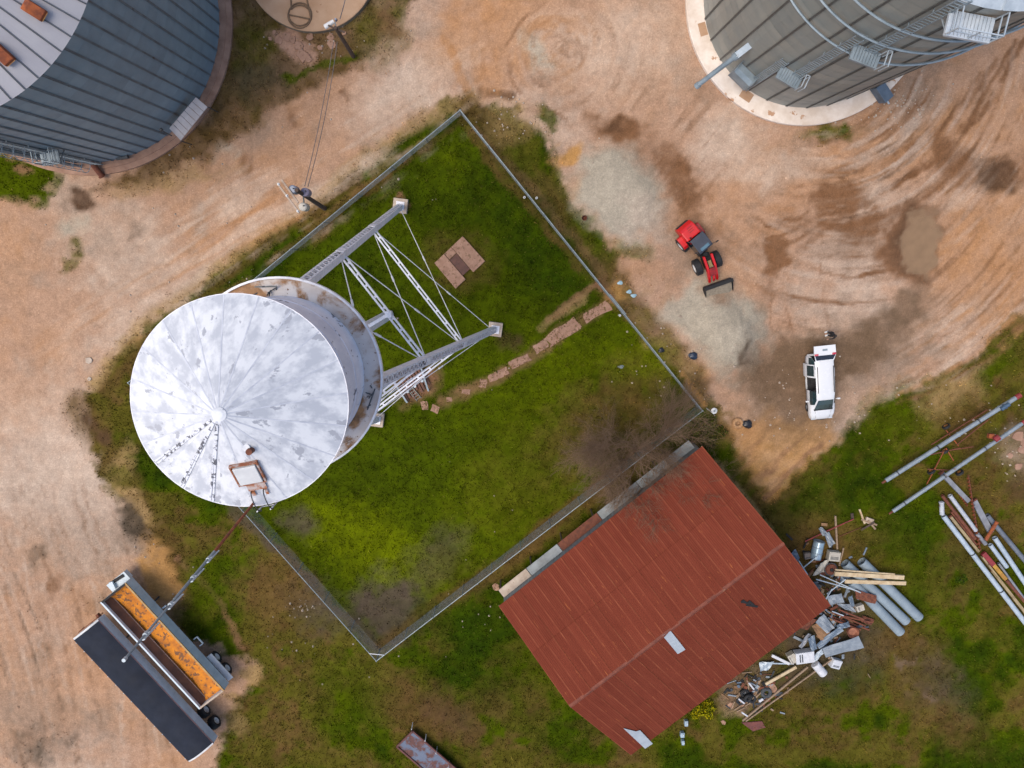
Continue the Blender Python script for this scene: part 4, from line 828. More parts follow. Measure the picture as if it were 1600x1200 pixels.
w1, w2 = P(476, 291, 8.5), P(481, 292, 8.3); e1, e2 = P(521, 66, 7.2), P(527, 65, 7.2)
cable('power_line', w1, e1, .5, 'left one of the two cables strung between the power poles', 'cables between the poles'); cable('power_line', w2, e2, .7, 'right one of the two cables strung between the power poles', 'cables between the poles')
cable('power_line', P(531, 30, 7.4), P(552, -60, 8.2), .2, 'cable running from the leaning pole across the round slab', 'cables between the poles', .03)

# ================================================================== wheels
def wheel(parent, c, r, w_, rimmat, name='wheel', axis_y=True, hub=.55, tread=True):
    wh = inst(name, None, parent, c); n = 28
    m = MB(); pr = [(r * hub, -w_ / 2), (r * .86, -w_ / 2), (r * .97, -w_ * .42), (r, -w_ * .3), (r, w_ * .3), (r * .97, w_ * .42), (r * .86, w_ / 2), (r * hub, w_ / 2)]; m.lathe(pr, n, axis='y')
    if tread:
        for i in range(n // 2):
            t = 6.283 * i / (n // 2); m.bar((r * 1.0 * math.cos(t), -w_ * .45, r * 1.0 * math.sin(t)), (r * 1.0 * math.cos(t + .18), w_ * .45, r * 1.0 * math.sin(t + .18)), r * .07, r * .06, (math.cos(t), 0, math.sin(t)))
    m.build('tyre', M['black'], wh)
    m = MB(); m.lathe([(r * hub, -w_ * .48), (r * hub * .86, -w_ * .40), (r * hub * .5, -w_ * .22), (r * .2, -w_ * .3), (0, -w_ * .3)], n, axis='y'); m.lathe([(r * hub, w_ * .48), (r * hub * .86, w_ * .40), (r * hub * .5, w_ * .22), (r * .2, w_ * .3), (0, w_ * .3)], n, axis='y'); m.build('rim', rimmat, wh)
    return wh
M['rim_w'] = mat('white_wheel_rim', (226, 222, 216), (190, 186, 182), 6, .5); M['rim_g'] = mat('grey_wheel_rim', (150, 152, 156), (126, 128, 132), 6, .4, .4)

# ================================================================== grain trailers
def trailer_frame(pf, pr): d = (pf - pr).normalized(); return d, math.atan2(d.y, d.x)
def running_gear(t, rear, wid, paint):
    for i, dx in enumerate((.75, 2.0)):
        for s in (-1, 1):
            wheel(t, (rear + dx, s * (wid / 2 - .30), .52), .52, .55, M['rim_w'])
        MB().cyl((rear + dx, -wid / 2 + .2, .52), (rear + dx, wid / 2 - .2, .52), .07, n=8).build('axle', M['seam'], t)
T1F, T1R = (P(113, 1000, 2.9) + P(151, 969, 2.9)) / 2, (P(332, 1163, 2.9) + P(295, 1193, 2.9)) / 2
d, rz = trailer_frame(T1F, T1R); L1 = (T1F - T1R).length; c = (T1F + T1R) / 2; W1 = 2.5
paint = mat('grey_white_trailer_paint', (232, 238, 246), (208, 216, 226), 1.2, .45, .0); navy = mat('dark_navy_tarp', (38, 44, 58), (29, 34, 46), .8, .7, bump=.4, bscale=3, spec=.2)
t1 = thing('grain_trailer', 'long grain trailer covered by a dark navy roll tarp', 'trailer', (c.x, c.y, 0), rz, 'grain trailers parked side by side'); x0, x1 = -L1 / 2, L1 / 2
def hopper_body(t, x0, x1, wd, top, matl, open_top):
    m = MB(); hwd = wd / 2; zb = 1.75
    secs = [(x0, hwd, top), (x0, hwd, zb), (x0 + 1.6, .35, 1.0)]
    th = .05
    # side walls
    for s in (-1, 1): MB().box(((x0 + x1) / 2, s * (hwd - th / 2), (top + zb) / 2), (x1 - x0, th, top - zb)).build('side_wall', matl, t)
    for x in (x0, x1): MB().box((x + (th / 2 if x == x0 else -th / 2), 0, (top + zb) / 2), (th, wd - 2 * th - .004, top - zb)).build('end_wall', matl, t)
    hl = (x1 - x0 - 2.4) / 2
    m = MB()
    for k in range(2):
        a, b = x0 + 1.9 + k * (hl - .0) * .98, x0 + 1.9 + (k + 1) * hl * .98 - .05; mid = (a + b) / 2
        top_ = [(a, -hwd + .03, zb + .002), (b, -hwd + .03, zb + .002), (b, hwd - .03, zb + .002), (a, hwd - .03, zb + .002)]; bot = [(mid - .5, -.4, .75), (mid + .5, -.4, .75), (mid + .5, .4, .75), (mid - .5, .4, .75)]
        m.add(top_ + bot, [(0, 1, 5, 4), (1, 2, 6, 5), (2, 3, 7, 6), (3, 0, 4, 7), (4, 5, 6, 7)])
    m.build('hopper', matl, t)
    m = MB()
    for s in (-1, 1): m.bar((x0, s * .45, 1.15), (x1, s * .45, 1.15), .12, .3)
    m.build('chassis', M['seam'], t)
    m = MB()
    for i in range(int((x1 - x0) / .9)):
        for s in (-1, 1): m.bar((x0 + .45 + i * .9, s * (hwd + .012), zb), (x0 + .45 + i * .9, s * (hwd + .012), top - .04), .05, .02, (0, s, 0))
    m.build('side_post', matl, t); tag(t.children[-1], kind='stuff')
    m = MB()
    for s in (-1, 1): m.bar((x1 - 2.6, s * .7, .1), (x1 - 2.6, s * .7, 1.2), .12, .12); m.box((x1 - 2.6, s * .7, .05), (.3, .3, .06))
    m.bar((x1 - 2.6, -.7, .8), (x1 - 2.6, .7, .8), .08, .08); m.build('landing_gear', M['seam'], t)
hopper_body(t1, x0, x1, W1, 2.75, paint, False); running_gear(t1, x0, W1, paint)
m = MB(); rows = []
for i in range(29):
    x = x0 + .12 + (L1 - .24) * i / 28; sg = .03 * math.cos(math.pi * i / 2.0)
    rows.append([(x, y, 2.80 + .26 * (1 - (y / (W1 / 2)) ** 2) + sg * (1 - (y / (W1 / 2)) ** 2)) for y in np.linspace(-W1 / 2 - .03, W1 / 2 + .03, 9)])
m.grid(rows); m.build('tarp', navy, t1, smooth=True)
for x in (x0, x1):
    m = MB(); n = 12; ys = np.linspace(-W1 / 2 - .05, W1 / 2 + .05, n); s = 1 if x == x1 else -1
    m.grid([[(x + s * e, y, 2.70 + (.36 * (1 - (y / (W1 / 2 + .05)) ** 2) if k else 0)) for y in ys] for e, k in ((.02, 0), (.02, 1), (-.22, 1))]); m.build('tarp_cap', M['white'], t1)
m = MB(); m.cyl((x0, -W1 / 2 - .06, 2.78), (x1, -W1 / 2 - .06, 2.78), .035, n=8); m.build('roll_tube', mat('maroon_roll_tube', (120, 84, 84), (96, 66, 66), 3, .5), t1)
m = MB()
for i in range(15): x = x0 + .4 + i * (L1 - .8) / 14; m.bar((x, W1 / 2 + .03, 2.72), (x, W1 / 2 + .11, 2.74), .06, .04); m.bar((x, -W1 / 2 - .09, 2.70), (x, -W1 / 2 - .03, 2.70), .05, .04)
tag(m.build('tarp_hooks', M['galv_lt'], t1), kind='stuff')
m = MB(); m.bar((x1 + .1, -1.0, 2.2), (x1 + .1, 1.0, 2.2), .06, .06); m.bar((x1 + .1, -1.0, 1.4), (x1 + .1, -1.0, 2.2), .06, .06); m.bar((x1 + .1, 1.0, 1.4), (x1 + .1, 1.0, 2.2), .06, .06); m.bar((x1, -.6, 1.45), (x1 + .3, -.6, 1.45), .2, .3); m.build('front_rail', M['rust'], t1)

T2F, T2R = (P(160, 943, 2.9) + P(193, 909, 2.9)) / 2, (P(349, 1079, 2.9) + P(313, 1108, 2.9)) / 2
d, rz = trailer_frame(T2F, T2R); L2 = (T2F - T2R).length; c = (T2F + T2R) / 2
t2 = thing('grain_trailer', 'open topped grain trailer with orange corn left on its floor', 'trailer', (c.x, c.y, 0), rz, 'grain trailers parked side by side'); x0, x1 = -L2 / 2, L2 / 2
paint2 = mat('pale_blue_trailer_paint', (226, 238, 244), (202, 216, 224), 1.2, .5, .0); hopper_body(t2, x0, x1, W1, 2.85, paint2, True); running_gear(t2, x0, W1, paint2)
m = MB(); gold = mat('gold_rim_trim', (200, 160, 96), (168, 126, 72), 3, .6)
for s in (-1, 1): MB().box(((x0 + x1) / 2, s * (W1 / 2 - .03), 2.89), (L2, .13, .08)).build('top_rail', gold if s < 0 else paint2, t2)
MB().box((x1 - .06, 0, 2.895), (.16, W1 - .16, .09)).build('front_rail', M['dark'], t2); MB().box((x0 + .05, 0, 2.895), (.14, W1 - .16, .09)).build('rear_rail', M['conc'], t2)
corn = mat('leftover_corn', (238, 146, 20), (190, 112, 36), 1.6, .8, contrast=(.40, .66), bump=.5, bscale=9, speck=((132, 88, 56), .56, 2.8))
m = MB(); rows = []
for i in range(30):
    x = x0 + .06 + (L2 - .12) * i / 29; rows.append([(x, y, 1.82 + .18 * max(0, (-y) / 1.2) + .05 * math.sin(i * 1.7 + y * 3) + .35 * max(0, (abs(i - 14.5) - 11) / 4)) for y in np.linspace(-W1 / 2 + .06, W1 / 2 - .06, 8)])
m.grid(rows); m.build('corn_floor', corn, t2, smooth=True)
m = MB(); m.add([(x0 + .07, .80, 1.98), (x1 - .07, .80, 1.98), (x1 - .07, W1 / 2 - .06, 2.6), (x0 + .07, W1 / 2 - .06, 2.6)], [(0, 1, 2, 3)]); m.build('liner', mat('brown_stained_liner', (122, 82, 60), (90, 62, 50), 1.3, .8), t2)
MB().bar((x0 + .1, .84, 2.02), (x1 - .1, .84, 2.02), .1, .06).build('liner_ledge', mat('mauve_ledge', (158, 130, 120), (130, 104, 96), 2, .7), t2)
m = MB(); m.bar((x1 + .35, -.9, 1.3), (x1 + .35, .9, 1.3), .7, .5); m.bar((x1 + .1, .5, 1.7), (x1 + .7, .3, 1.7), .3, .3); m.build('front_deck', paint2, t2); MB().bar((x1 + .5, -.7, 1.6), (x1 + .62, .6, 1.62), .25, .1).build('hose_rack', M['dark'], t2)
m = MB(); xs = x0 + L2 * .70; m.bar((xs, -W1 / 2 - .01, 1.6), (xs, -W1 / 2 - .38, 1.62), .12, .1); m.build('crank_bracket', paint2, t2)
m = MB(); xs = x0 + L2 * .36
for e in (-.35, .35): m.bar((xs + e, -W1 / 2, 1.35), (xs + e, -W1 / 2 - .35, 1.35), .08, .1)
m.bar((xs - .35, -W1 / 2 - .35, 1.35), (xs + .35, -W1 / 2 - .35, 1.35), .08, .1); m.build('side_step', paint2, t2)
for s in (-1,): MB().box((x0 + 1.35, -W1 / 2 - .05, 1.35), (2.6, .5, .06)).build('fender', M['white'], t2)

# ================================================================== wheel loader
RED = mat('red_machine_paint', (236, 30, 34), (220, 24, 28), 2, .35, spec=.5); RED_D = mat('worn_red_paint', (176, 40, 36), (140, 34, 32), 3, .5)
AR = P(1101, 397, .9); ra = math.atan2(.68 - (-.21) * 1.0, 14.47 - 15.18); rdir = Vector((15.18 - 13.9, -.21 - 1.30, 0)).normalized(); fdir = Vector((.40, -.917, 0)).normalized()
ld = thing('wheel_loader', 'red articulated wheel loader with its bucket on the grey gravel heap', 'wheel loader', (AR.x, AR.y, 0)); OL = Vector((AR.x, AR.y, 0))
def fr(dirv):
    y = Vector((-dirv.y, dirv.x, 0)); return Matrix((dirv, y, Vector((0, 0, 1)))).transposed()
RM, FM = fr(rdir), fr(fdir)
def lbox(mat3, poly_xz, wy, yo=0):
    m = MB(); n = len(poly_xz); vs = [mat3 @ Vector((x, yo + s * wy / 2, z)) for s in (-1, 1) for x, z in poly_xz]
    return m.add(vs, [tuple(range(n)), tuple(range(n, 2 * n))[::-1]] + [(i, (i + 1) % n, n + (i + 1) % n, n + i) for i in range(n)])
lbox(RM, [(-2.75, .6), (-2.75, 1.35), (-2.55, 1.72), (-2.35, 1.86), (-1.62, 1.92), (-1.62, .6)], 1.2).build('engine_hood', RED, ld, bevel=.08)
hd_ = ld.children[0]
m = MB(); m.box(RM @ Vector((-2.15, 0, 1.90)), (.5, .5, .05), RM); m.build('hood_grille', M['dark'], hd_) if False else None
m = MB()
for i in range(3): m.box(RM @ Vector((-2.38 + .16 * i, .1, 1.895 + .012 * i)), (.05, .42, .03), RM)
m.build('hood_vent', RED_D, hd_); MB().box(RM @ Vector((-2.77, 0, 1.0)), (.06, 1.0, .6), RM).build('rear_grille', M['dark'], hd_)
m = MB(); m.cyl(RM @ Vector((-1.75, -.3, 1.9)), RM @ Vector((-1.75, -.3, 2.15)), .05, n=8); m.build('exhaust', M['dark'], hd_)
lbox(RM, [(-2.5, .55), (-2.5, .9), (-.15, .9), (-.05, .55)], .8).build('rear_frame', M['dark'], ld)
charc = mat('charcoal_cab_paint', (66, 70, 82), (54, 58, 68), 2, .45)
glassd = mat('dark_glass', (40, 52, 58), (30, 40, 46), 1, .08, spec=.8)
cab = lbox(RM, [(-1.6, .9), (-1.6, 1.75), (-1.5, 2.5), (-.62, 2.5), (-.42, 1.5), (-.5, .9)], 1.02).build('cab', glassd, ld)
lbox(RM, [(-1.66, 2.5), (-1.66, 2.58), (-1.5, 2.64), (-.6, 2.64), (-.45, 2.58), (-.45, 2.5)], 1.14).build('cab_roof', charc, cab, bevel=.04)
MB().box(RM @ Vector((-.68, 0, 2.646)), (.22, .72, .02), RM).build('skylight', mat('blue_grey_skylight', (104, 136, 150), (90, 120, 136), 2, .15), cab)
m = MB()
for x in (-1.55, -.5):
    for s in (-1, 1): m.bar(RM @ Vector((x, s * .5, .9)), RM @ Vector((x + (.05 if x < -1 else -.12), s * .5, 2.5)), .08, .08)
m.build('cab_pillar', charc, cab); tag(cab.children[-1], kind='stuff')
m = MB(); m.bar(RM @ Vector((-.5, .55, 2.2)), RM @ Vector((-.38, .95, 2.25)), .03, .03); m.box(RM @ Vector((-.36, 1.0, 2.2)), (.05, .2, .25), RM); m.build('mirror', M['black'], cab)
for s in (-1, 1): lbox(RM, [(-2.2, .95), (-2.15, 1.2), (-1.9, 1.27), (-1.4, 1.27), (-1.2, 1.05), (-1.2, .95)], .38, s * .78).build('fender', RED_D if s > 0 else RED, ld, bevel=.03)
def wheel_dir(parent, pos, dirv, r, w_): 
    wh = wheel(parent, pos, r, w_, M['rim_w']); wh.rotation_euler = (0, 0, math.atan2(dirv.y, dirv.x)); return wh
for s in (-1, 1):
    wheel_dir(ld, RM @ Vector((-1.55, s * .78, .56)), rdir, .58, .42); wheel_dir(ld, FM @ Vector((.72, s * .76, .56)), fdir, .60, .50)
lbox(FM, [(-.05, .5), (.0, 1.0), (.35, 1.25), (1.0, 1.1), (1.1, .5)], .62).build('front_frame', M['dark'], ld)
MB().cyl(RM @ Vector((0, 0, .5)), RM @ Vector((0, 0, 1.25)), .16, n=12).build('pivot', M['dark'], ld)
for s in (-1, 1):
    lbox(FM, [(.05, 1.45), (.12, 1.66), (1.0, 1.54), (1.75, .99), (2.2, .47), (2.1, .30), (1.6, .68), (.95, 1.24)], .16, s * .30).build('lift_arm', RED, ld, bevel=.02)
    MB().cyl(FM @ Vector((.35, s * .17, .9)), FM @ Vector((1.35, s * .17, 1.05)), .05, n=10).build('hydraulic_ram', M['galv_lt'], ld)
lbox(FM, [(1.05, 1.36), (1.1, 1.52), (1.7, 1.2), (1.62, 1.0)], .46).build('cross_tube', RED_D, ld, bevel=.03)
lbox(FM, [(1.15, 1.2), (1.2, 1.42), (1.95, .98), (2.15, .6), (2.05, .55), (1.8, .9)], .14).build('tilt_link', RED, ld)
m = MB(); m.box(FM @ Vector((.75, 0, 1.35)), (.5, .26, .18), FM); m.build('valve_block', mat('brass_valve', (176, 148, 84), (120, 100, 62), 6, .5), ld)
# bucket: curved shell, side plates, gravel load
bdir = Vector((.325, -.946, 0)); bdir = Vector((.335, -.942, 0)).normalized(); BM = fr(bdir); bc = Vector((16.36, -2.42, 0)) - OL
prof = [(1.0, .06), (.4, .05), (.05, .14), (-.12, .38), (-.10, .72), (.08, .92)]
m = MB(); m.grid([[bc + BM @ Vector((x, y, z)) for x, z in prof] for y in (-1.05, 1.05)]); m.grid([[bc + BM @ Vector((x - .03, y, z - .03 if i < 3 else z)) for i, (x, z) in enumerate(prof)] for y in (-1.05, 1.05)])
bk = m.build('bucket', mat('worn_dark_bucket', (52, 52, 56), (40, 40, 44), 3, .6), ld)
for s in (-1, 1):
    m = MB(); n = len(prof); vs = [bc + BM @ Vector((x, s * 1.05 + e, z)) for e in (0, s * .03) for x, z in prof]; m.add(vs, [tuple(range(n)), tuple(range(n, 2 * n))[::-1]] + [(i, (i + 1) % n, n + (i + 1) % n, n + i) for i in range(n)]); m.build('side_plate', M['dark'], bk)
m = MB(); m.bar(bc + BM @ Vector((.02, -1.1, .94)), bc + BM @ Vector((.02, 1.1, .94)), .24, .08); m.bar(bc + BM @ Vector((-.1, -.5, .5)), bc + BM @ Vector((-.1, .5, .5)), .1, .3); m.build('bucket_lip', M['dark'], bk)
m = MB(); rows = []
for i in range(6): rows.append([bc + BM @ Vector((.04 + .86 * j / 5 + .06 * math.sin(i * 2.1), -1.0 + 2.0 * i / 5, .66 - .50 * (j / 5) ** 1.4 + .03 * math.sin(i * 3 + j * 2))) for j in range(6)])
m.grid(rows); m.build('gravel_load', mat('grey_gravel', (170, 156, 134), (144, 130, 110), 6, .9, bump=.6, bscale=40), bk, smooth=True)

# ================================================================== white minivan
vf, vr = P(1283, 655, .6), P(1279, 553, .6); vd = (vf - vr).normalized(); vrz = math.atan2(vd.y, vd.x); vc = (vf + vr) / 2
van = thing('minivan', 'white minivan with tailgate raised and sliding side door open', 'minivan', (vc.x, vc.y, 0), vrz)
VW = mat('white_car_paint', (246, 246, 246), (240, 240, 241), 1, .25, spec=.6); GL = mat('tinted_car_glass', (44, 66, 70), (34, 54, 58), 1, .06, spec=.9); INT = mat('dark_car_interior', (46, 44, 44), (36, 34, 34), 4, .8)
#   x      sill  belt_z belt_w  top_z  top_w  mid_w
ST = [(-2.50, .42, .95, .86, 1.00, .80, .90), (-2.42, .34, 1.02, .93, 1.34, .80, .96), (-2.15, .30, 1.06, .96, 1.66, .72, .99), (-1.55, .28, 1.07, .97, 1.73, .70, 1.0), (-.90, .28, 1.06, .97, 1.755, .70, 1.0), (-.35, .28, 1.05, .97, 1.76, .70, 1.0), (.12, .28, 1.04, .97, 1.755, .70, 1.0),
      (.45, .28, 1.03, .97, 1.73, .69, 1.0), (.82, .28, 1.02, .96, 1.66, .66, .99), (1.22, .28, 1.0, .95, 1.38, .72, .98), (1.62, .28, .98, .93, 1.08, .78, .97), (2.05, .28, .88, .90, .99, .72, .95), (2.36, .30, .74, .80, .86, .60, .88), (2.50, .36, .60, .62, .68, .46, .72), (2.54, .42, .52, .40, .54, .3, .5)]
def ring(s):
    x, sl_, bz, bw, tz, tw_, mw = s
    h_ = [(.0, sl_ - .06), (mw * .80, sl_ - .04), (mw * .96, sl_), (mw, (sl_ + bz) / 2), (bw, bz), ((bw + tw_) / 2 + .02, (bz + tz) / 2), (tw_, tz - .07), (tw_ - .09, tz - .015), (tw_ * .5, tz + .012), (0, tz + .02)]
    return [Vector((x, y, z)) for y, z in h_]
RG = [ring(s) for s in ST]; nr_ = 10
m = MB()
for side in (1, -1):
    for i in range(len(ST) - 1):
        for j in range(nr_ - 1):
            if side < 0 and 4 <= i <= 5 and 2 <= j <= 5: continue          # open sliding door
            if 2 <= 0: continue
            f = [RG[i][j], RG[i + 1][j], RG[i + 1][j + 1], RG[i][j + 1]]; f = [Vector((p.x, p.y * side, p.z)) for p in f]; m.add(f, [(0, 1, 2, 3)])
fr_ = [Vector((p.x, p.y * s, p.z)) for s, rg in ((1, RG[-1]), (-1, RG[-1][::-1])) for p in rg]; m.add(fr_, [tuple(range(len(fr_)))])
me = m.mesh('body', VW, True); bm = bmesh.new(); bm.from_mesh(me); bmesh.ops.remove_doubles(bm, verts=bm.verts, dist=.001)
kill = [f for f in bm.faces if f.calc_center_median().x < -2.2 and f.calc_center_median().z > .62 and abs(f.calc_center_median().y) < .78]; bmesh.ops.delete(bm, geom=kill, context='FACES'); bmesh.ops.recalc_face_normals(bm, faces=bm.faces); bm.to_mesh(me); bm.free()
for p in me.polygons: p.use_smooth = True
body = inst('body', me, van)
def band(i0, i1, j0, j1, side, off, name, matl, parent, t0=0, t1=1):
    mm = MB(); rows = []
    for i in range(i0, i1 + 1):
        row = []
        for j in range(j0, j1 + 1):
            p = RG[i][j].copy(); n = Vector((0, 1, .25)) if j < 7 else Vector((.5 if i >= 8 else 0, 0, 1)); n.normalize(); p = p + n * off; row.append(Vector((p.x, p.y * side, p.z)))
        rows.append(row)
    mm.grid(rows); return mm.build(name, matl, parent)
for s in (1, -1):
    band(1, 3, 4, 6, s, .006, 'side_window', GL, body)
    if s > 0: band(4, 6, 4, 6, s, .006, 'side_window', GL, body)
    band(6, 9, 4, 6, s, .006, 'side_window', GL, body)
mm = MB(); rows = []
for i in (8, 9, 10):
    half = [RG[i][7], RG[i][8], RG[i][9]]; e = Vector((.012, 0, .022)); full = [Vector((p.x, -p.y, p.z)) + e for p in half] + [p + e for p in half[::-1][1:]]; rows.append(full)
mm.grid(rows); mm.build('windshield', GL, body)
for s in (1, -1):
    MB().bar((-1.75, s * .60, 1.795), (.25, s * .60, 1.80), .04, .045).build('roof_rail', M['dark'], body)
    m = MB(); m.bar((.95, s * 1.0, 1.02), (.93, s * 1.12, 1.05), .05, .06); m.box((.93, s * 1.2, 1.08), (.12, .22, .16)); m.build('mirror', VW, body, bevel=.03)
    for x in (-1.52, 1.55): wheel(van, (x, s * .86, .33), .34, .23, M['rim_g'], tread=False)
    MB().box((2.38, s * .66, .66), (.22, .3, .12)).build('headlight', mat('clear_headlight', (220, 226, 230), (190, 196, 202), 3, .1), body) if s == 1 else MB().box((2.38, s * .66, .66), (.22, .3, .12)).build('headlight', bpy.data.materials['clear_headlight'], body)
m = MB(); m.box((-.6, 0, .36), (3.4, 1.7, .06)); m.box((-2.35, 0, .5), (.1, 1.6, .3)); m.box((.9, 0, .75), (.3, 1.7, .5)); m.build('cabin_floor', INT, van)
for x in (-1.55, -.55, .45):
    for y in (-.45, .45):
        m = MB(); m.box((x, y, .62), (.5, .5, .2)); m.box((x - .28, y, .98), (.14, .5, .65), Matrix.Rotation(R(-12), 3, 'Y')); m.box((x - .36, y, 1.38), (.1, .26, .18)); m.build('seat', INT, van, bevel=.04)
m = MB(); m.add([(1.60, -.74, 1.112), (1.60, .74, 1.112), (1.72, .70, 1.082), (1.72, -.70, 1.082)], [(0, 1, 2, 3)]); m.build('cowl', M['dark'], body)
for y_ in (-.3, .25): MB().bar((1.62, y_, 1.125), (1.36, y_ + .28, 1.30), .02, .02).build('wiper', M['dark'], body)
for s in (1, -1): MB().bar((1.72, s * .62, 1.075), (2.34, s * .52, .875), .014, .01).build('hood_seam', M['seam'], body)
MB().box((2.545, 0, .60), (.03, .62, .12)).build('grille', M['dark'], body); MB().box((-2.50, 0, .55), (.16, 1.72, .22)).build('rear_bumper', VW, body, bevel=.05)
for x_ in (.12, .82, -.90):
    MB().bar((x_, .985, .36), (x_, .975, 1.04), .014, .01, (0, 1, 0)).build('door_seam', M['seam'], body)
# sliding door, rolled back along the right side
mm = MB(); rows = []; sh = Vector((-1.05, -.13, 0))
for i in (4, 5, 6): rows.append([Vector((RG[i][j].x * .97, -RG[i][j].y, RG[i][j].z)) + sh for j in (2, 3, 4, 5, 6)])
mm.grid(rows); rows = [[p + Vector((0, .07, 0)) for p in r] for r in rows]; mm.grid(rows); dr = mm.build('sliding_door', VW, van)
mm = MB(); rows = []
for x in (-.80, .0): rows.append([Vector((x, -(RG[5][j].y + .008), RG[5][j].z)) + sh for j in (4, 5, 6)])
mm.grid(rows); mm.build('side_window', GL, dr)
# raised tailgate
hy = .80; A_, B_, C_ = Vector((-2.16, 0, 1.74)), Vector((-2.62, 0, 1.86)), Vector((-3.32, 0, 1.82)); m = MB()
def slab4(p, q, wa, wb, th, mb): return mb.add([(p.x, -wa, p.z), (p.x, wa, p.z), (q.x, wb, q.z), (q.x, -wb, q.z), (p.x, -wa, p.z - th), (p.x, wa, p.z - th), (q.x, wb, q.z - th), (q.x, -wb, q.z - th)], [(0, 1, 2, 3), (7, 6, 5, 4), (0, 4, 5, 1), (1, 5, 6, 2), (2, 6, 7, 3), (3, 7, 4, 0)])
slab4(A_, B_, .68, .80, .05, m); slab4(B_ + Vector((-.002, 0, 0)), C_, .82, .80, .08, m); tg_ = m.build('tailgate', VW, van)
m = MB(); slab4(A_ + Vector((-.05, 0, .012)), B_ + Vector((.02, 0, .012)), .62, .76, .008, m); m.build('rear_window', mat('rear_glass', (40, 44, 52), (32, 36, 44), 1, .1, spec=.8), tg_)
for s in (-1, 1): MB().box((-2.68, s * .66, 1.875), (.14, .28, .05)).build('tail_light', mat('red_tail_light', (200, 40, 60), (230, 120, 130), 6, .2) if s < 0 else bpy.data.materials['red_tail_light'], tg_)
MB().box((-3.0, .0, 1.853), (.14, .36, .012)).build('plate_recess', M['galv'], tg_)
m = MB()
for s in (-1, 1): m.cyl((-2.2, s * .70, 1.3), (-2.6, s * .76, 1.82), .015, n=6)
m.build('gas_strut', M['dark'], tg_)

# ================================================================== person behind the van
pf_ = P(1292, 521, 0); pz = gz(pf_.x, pf_.y); per = thing('person', 'person in black clothes and white shoes standing by the raised tailgate', 'person', (pf_.x, pf_.y, pz), R(200))
def skin_fig(name, joints, edges, matl, parent, root=0, sub=1):
    me = bpy.data.meshes.new(name); me.from_pydata([j[0] for j in joints], edges, []); o = inst(name, me, parent); me.materials.append(matl)
    o.modifiers.new('skin', 'SKIN'); me.skin_vertices[0].data
    for i, j in enumerate(joints):
        r = j[1]; me.skin_vertices[0].data[i].radius = r if isinstance(r, tuple) else (r, r); me.skin_vertices[0].data[i].use_root = (i == root)
    s = o.modifiers.new('sub', 'SUBSURF'); s.levels = sub; s.render_levels = sub
    return o
me_ = bpy.data.meshes.new('tmp')
BLK = mat('black_cloth', (30, 30, 36), (24, 24, 28), 6, .85); SKN = mat('skin', (196, 150, 126), (184, 138, 114), 8, .6); HAIR = mat('dark_hair', (36, 30, 28), (26, 22, 20), 20, .6)
def add_skin_layer(me):
    bm = bmesh.new(); bm.from_mesh(me); bm.verts.layers.skin.verify(); bm.to_mesh(me); bm.free()
def skin_fig(name, joints, edges, matl, parent, root=0, sub=1):
    bm = bmesh.new(); ly = bm.verts.layers.skin.verify(); vs = [bm.verts.new(j[0]) for j in joints]
    for a, b in edges: bm.edges.new((vs[a], vs[b]))
    for i, v in enumerate(vs):
        r = joints[i][1]; v[ly].radius = r if isinstance(r, tuple) else (r, r); v[ly].use_root = (i == root)
    me = bpy.data.meshes.new(name); bm.to_mesh(me); bm.free(); me.materials.append(matl); o = inst(name, me, parent)
    o.modifiers.new('skin', 'SKIN').use_smooth_shade = True; s = o.modifiers.new('sub', 'SUBSURF'); s.levels = sub; s.render_levels = sub; return o
J = [((0, 0, .95), (.15, .12)), ((0, 0, 1.15), (.14, .11)), ((.02, 0, 1.36), (.17, .12)), ((.02, 0, 1.46), (.08, .07)), ((.04, 0, 1.54), .055), ((.05, 0, 1.64), (.085, .10)), ((.05, 0, 1.74), (.07, .08)),
     ((0, .18, 1.40), .065), ((.08, .27, 1.14), .05), ((.30, .22, 1.08), .04), ((.36, .21, 1.08), .032), ((0, -.18, 1.40), .065), ((.06, -.28, 1.14), .05), ((.28, -.24, 1.05), .04), ((.34, -.23, 1.05), .032),
     ((0, .10, .90), .095), ((.03, .12, .50), .065), ((.0, .13, .10), .045), ((0, -.10, .90), .095), ((-.02, -.12, .50), .065), ((-.05, -.13, .10), .045)]
E_ = [(0, 1), (1, 2), (2, 3), (3, 4), (4, 5), (5, 6), (2, 7), (7, 8), (8, 9), (9, 10), (2, 11), (11, 12), (12, 13), (13, 14), (0, 15), (15, 16), (16, 17), (0, 18), (18, 19), (19, 20)]
bodyp = skin_fig('body', J, E_, BLK, per)
m = MB(); m.lathe([(0, 1.815), (.06, 1.80), (.10, 1.74), (.115, 1.66), (.108, 1.58), (.09, 1.54)], 16, (.045, 0, 0)); m.build('hair', HAIR, per, smooth=True)
m = MB(); m.lathe([(0, .11), (.05, .10), (.083, .02), (.078, -.06), (.05, -.12), (0, -.14)], 14, (.075, 0, 1.645)); m.add([(.15, -.015, 1.65), (.15, .015, 1.65), (.18, 0, 1.615)], [(0, 1, 2)]); m.build('face', SKN, per, smooth=True)
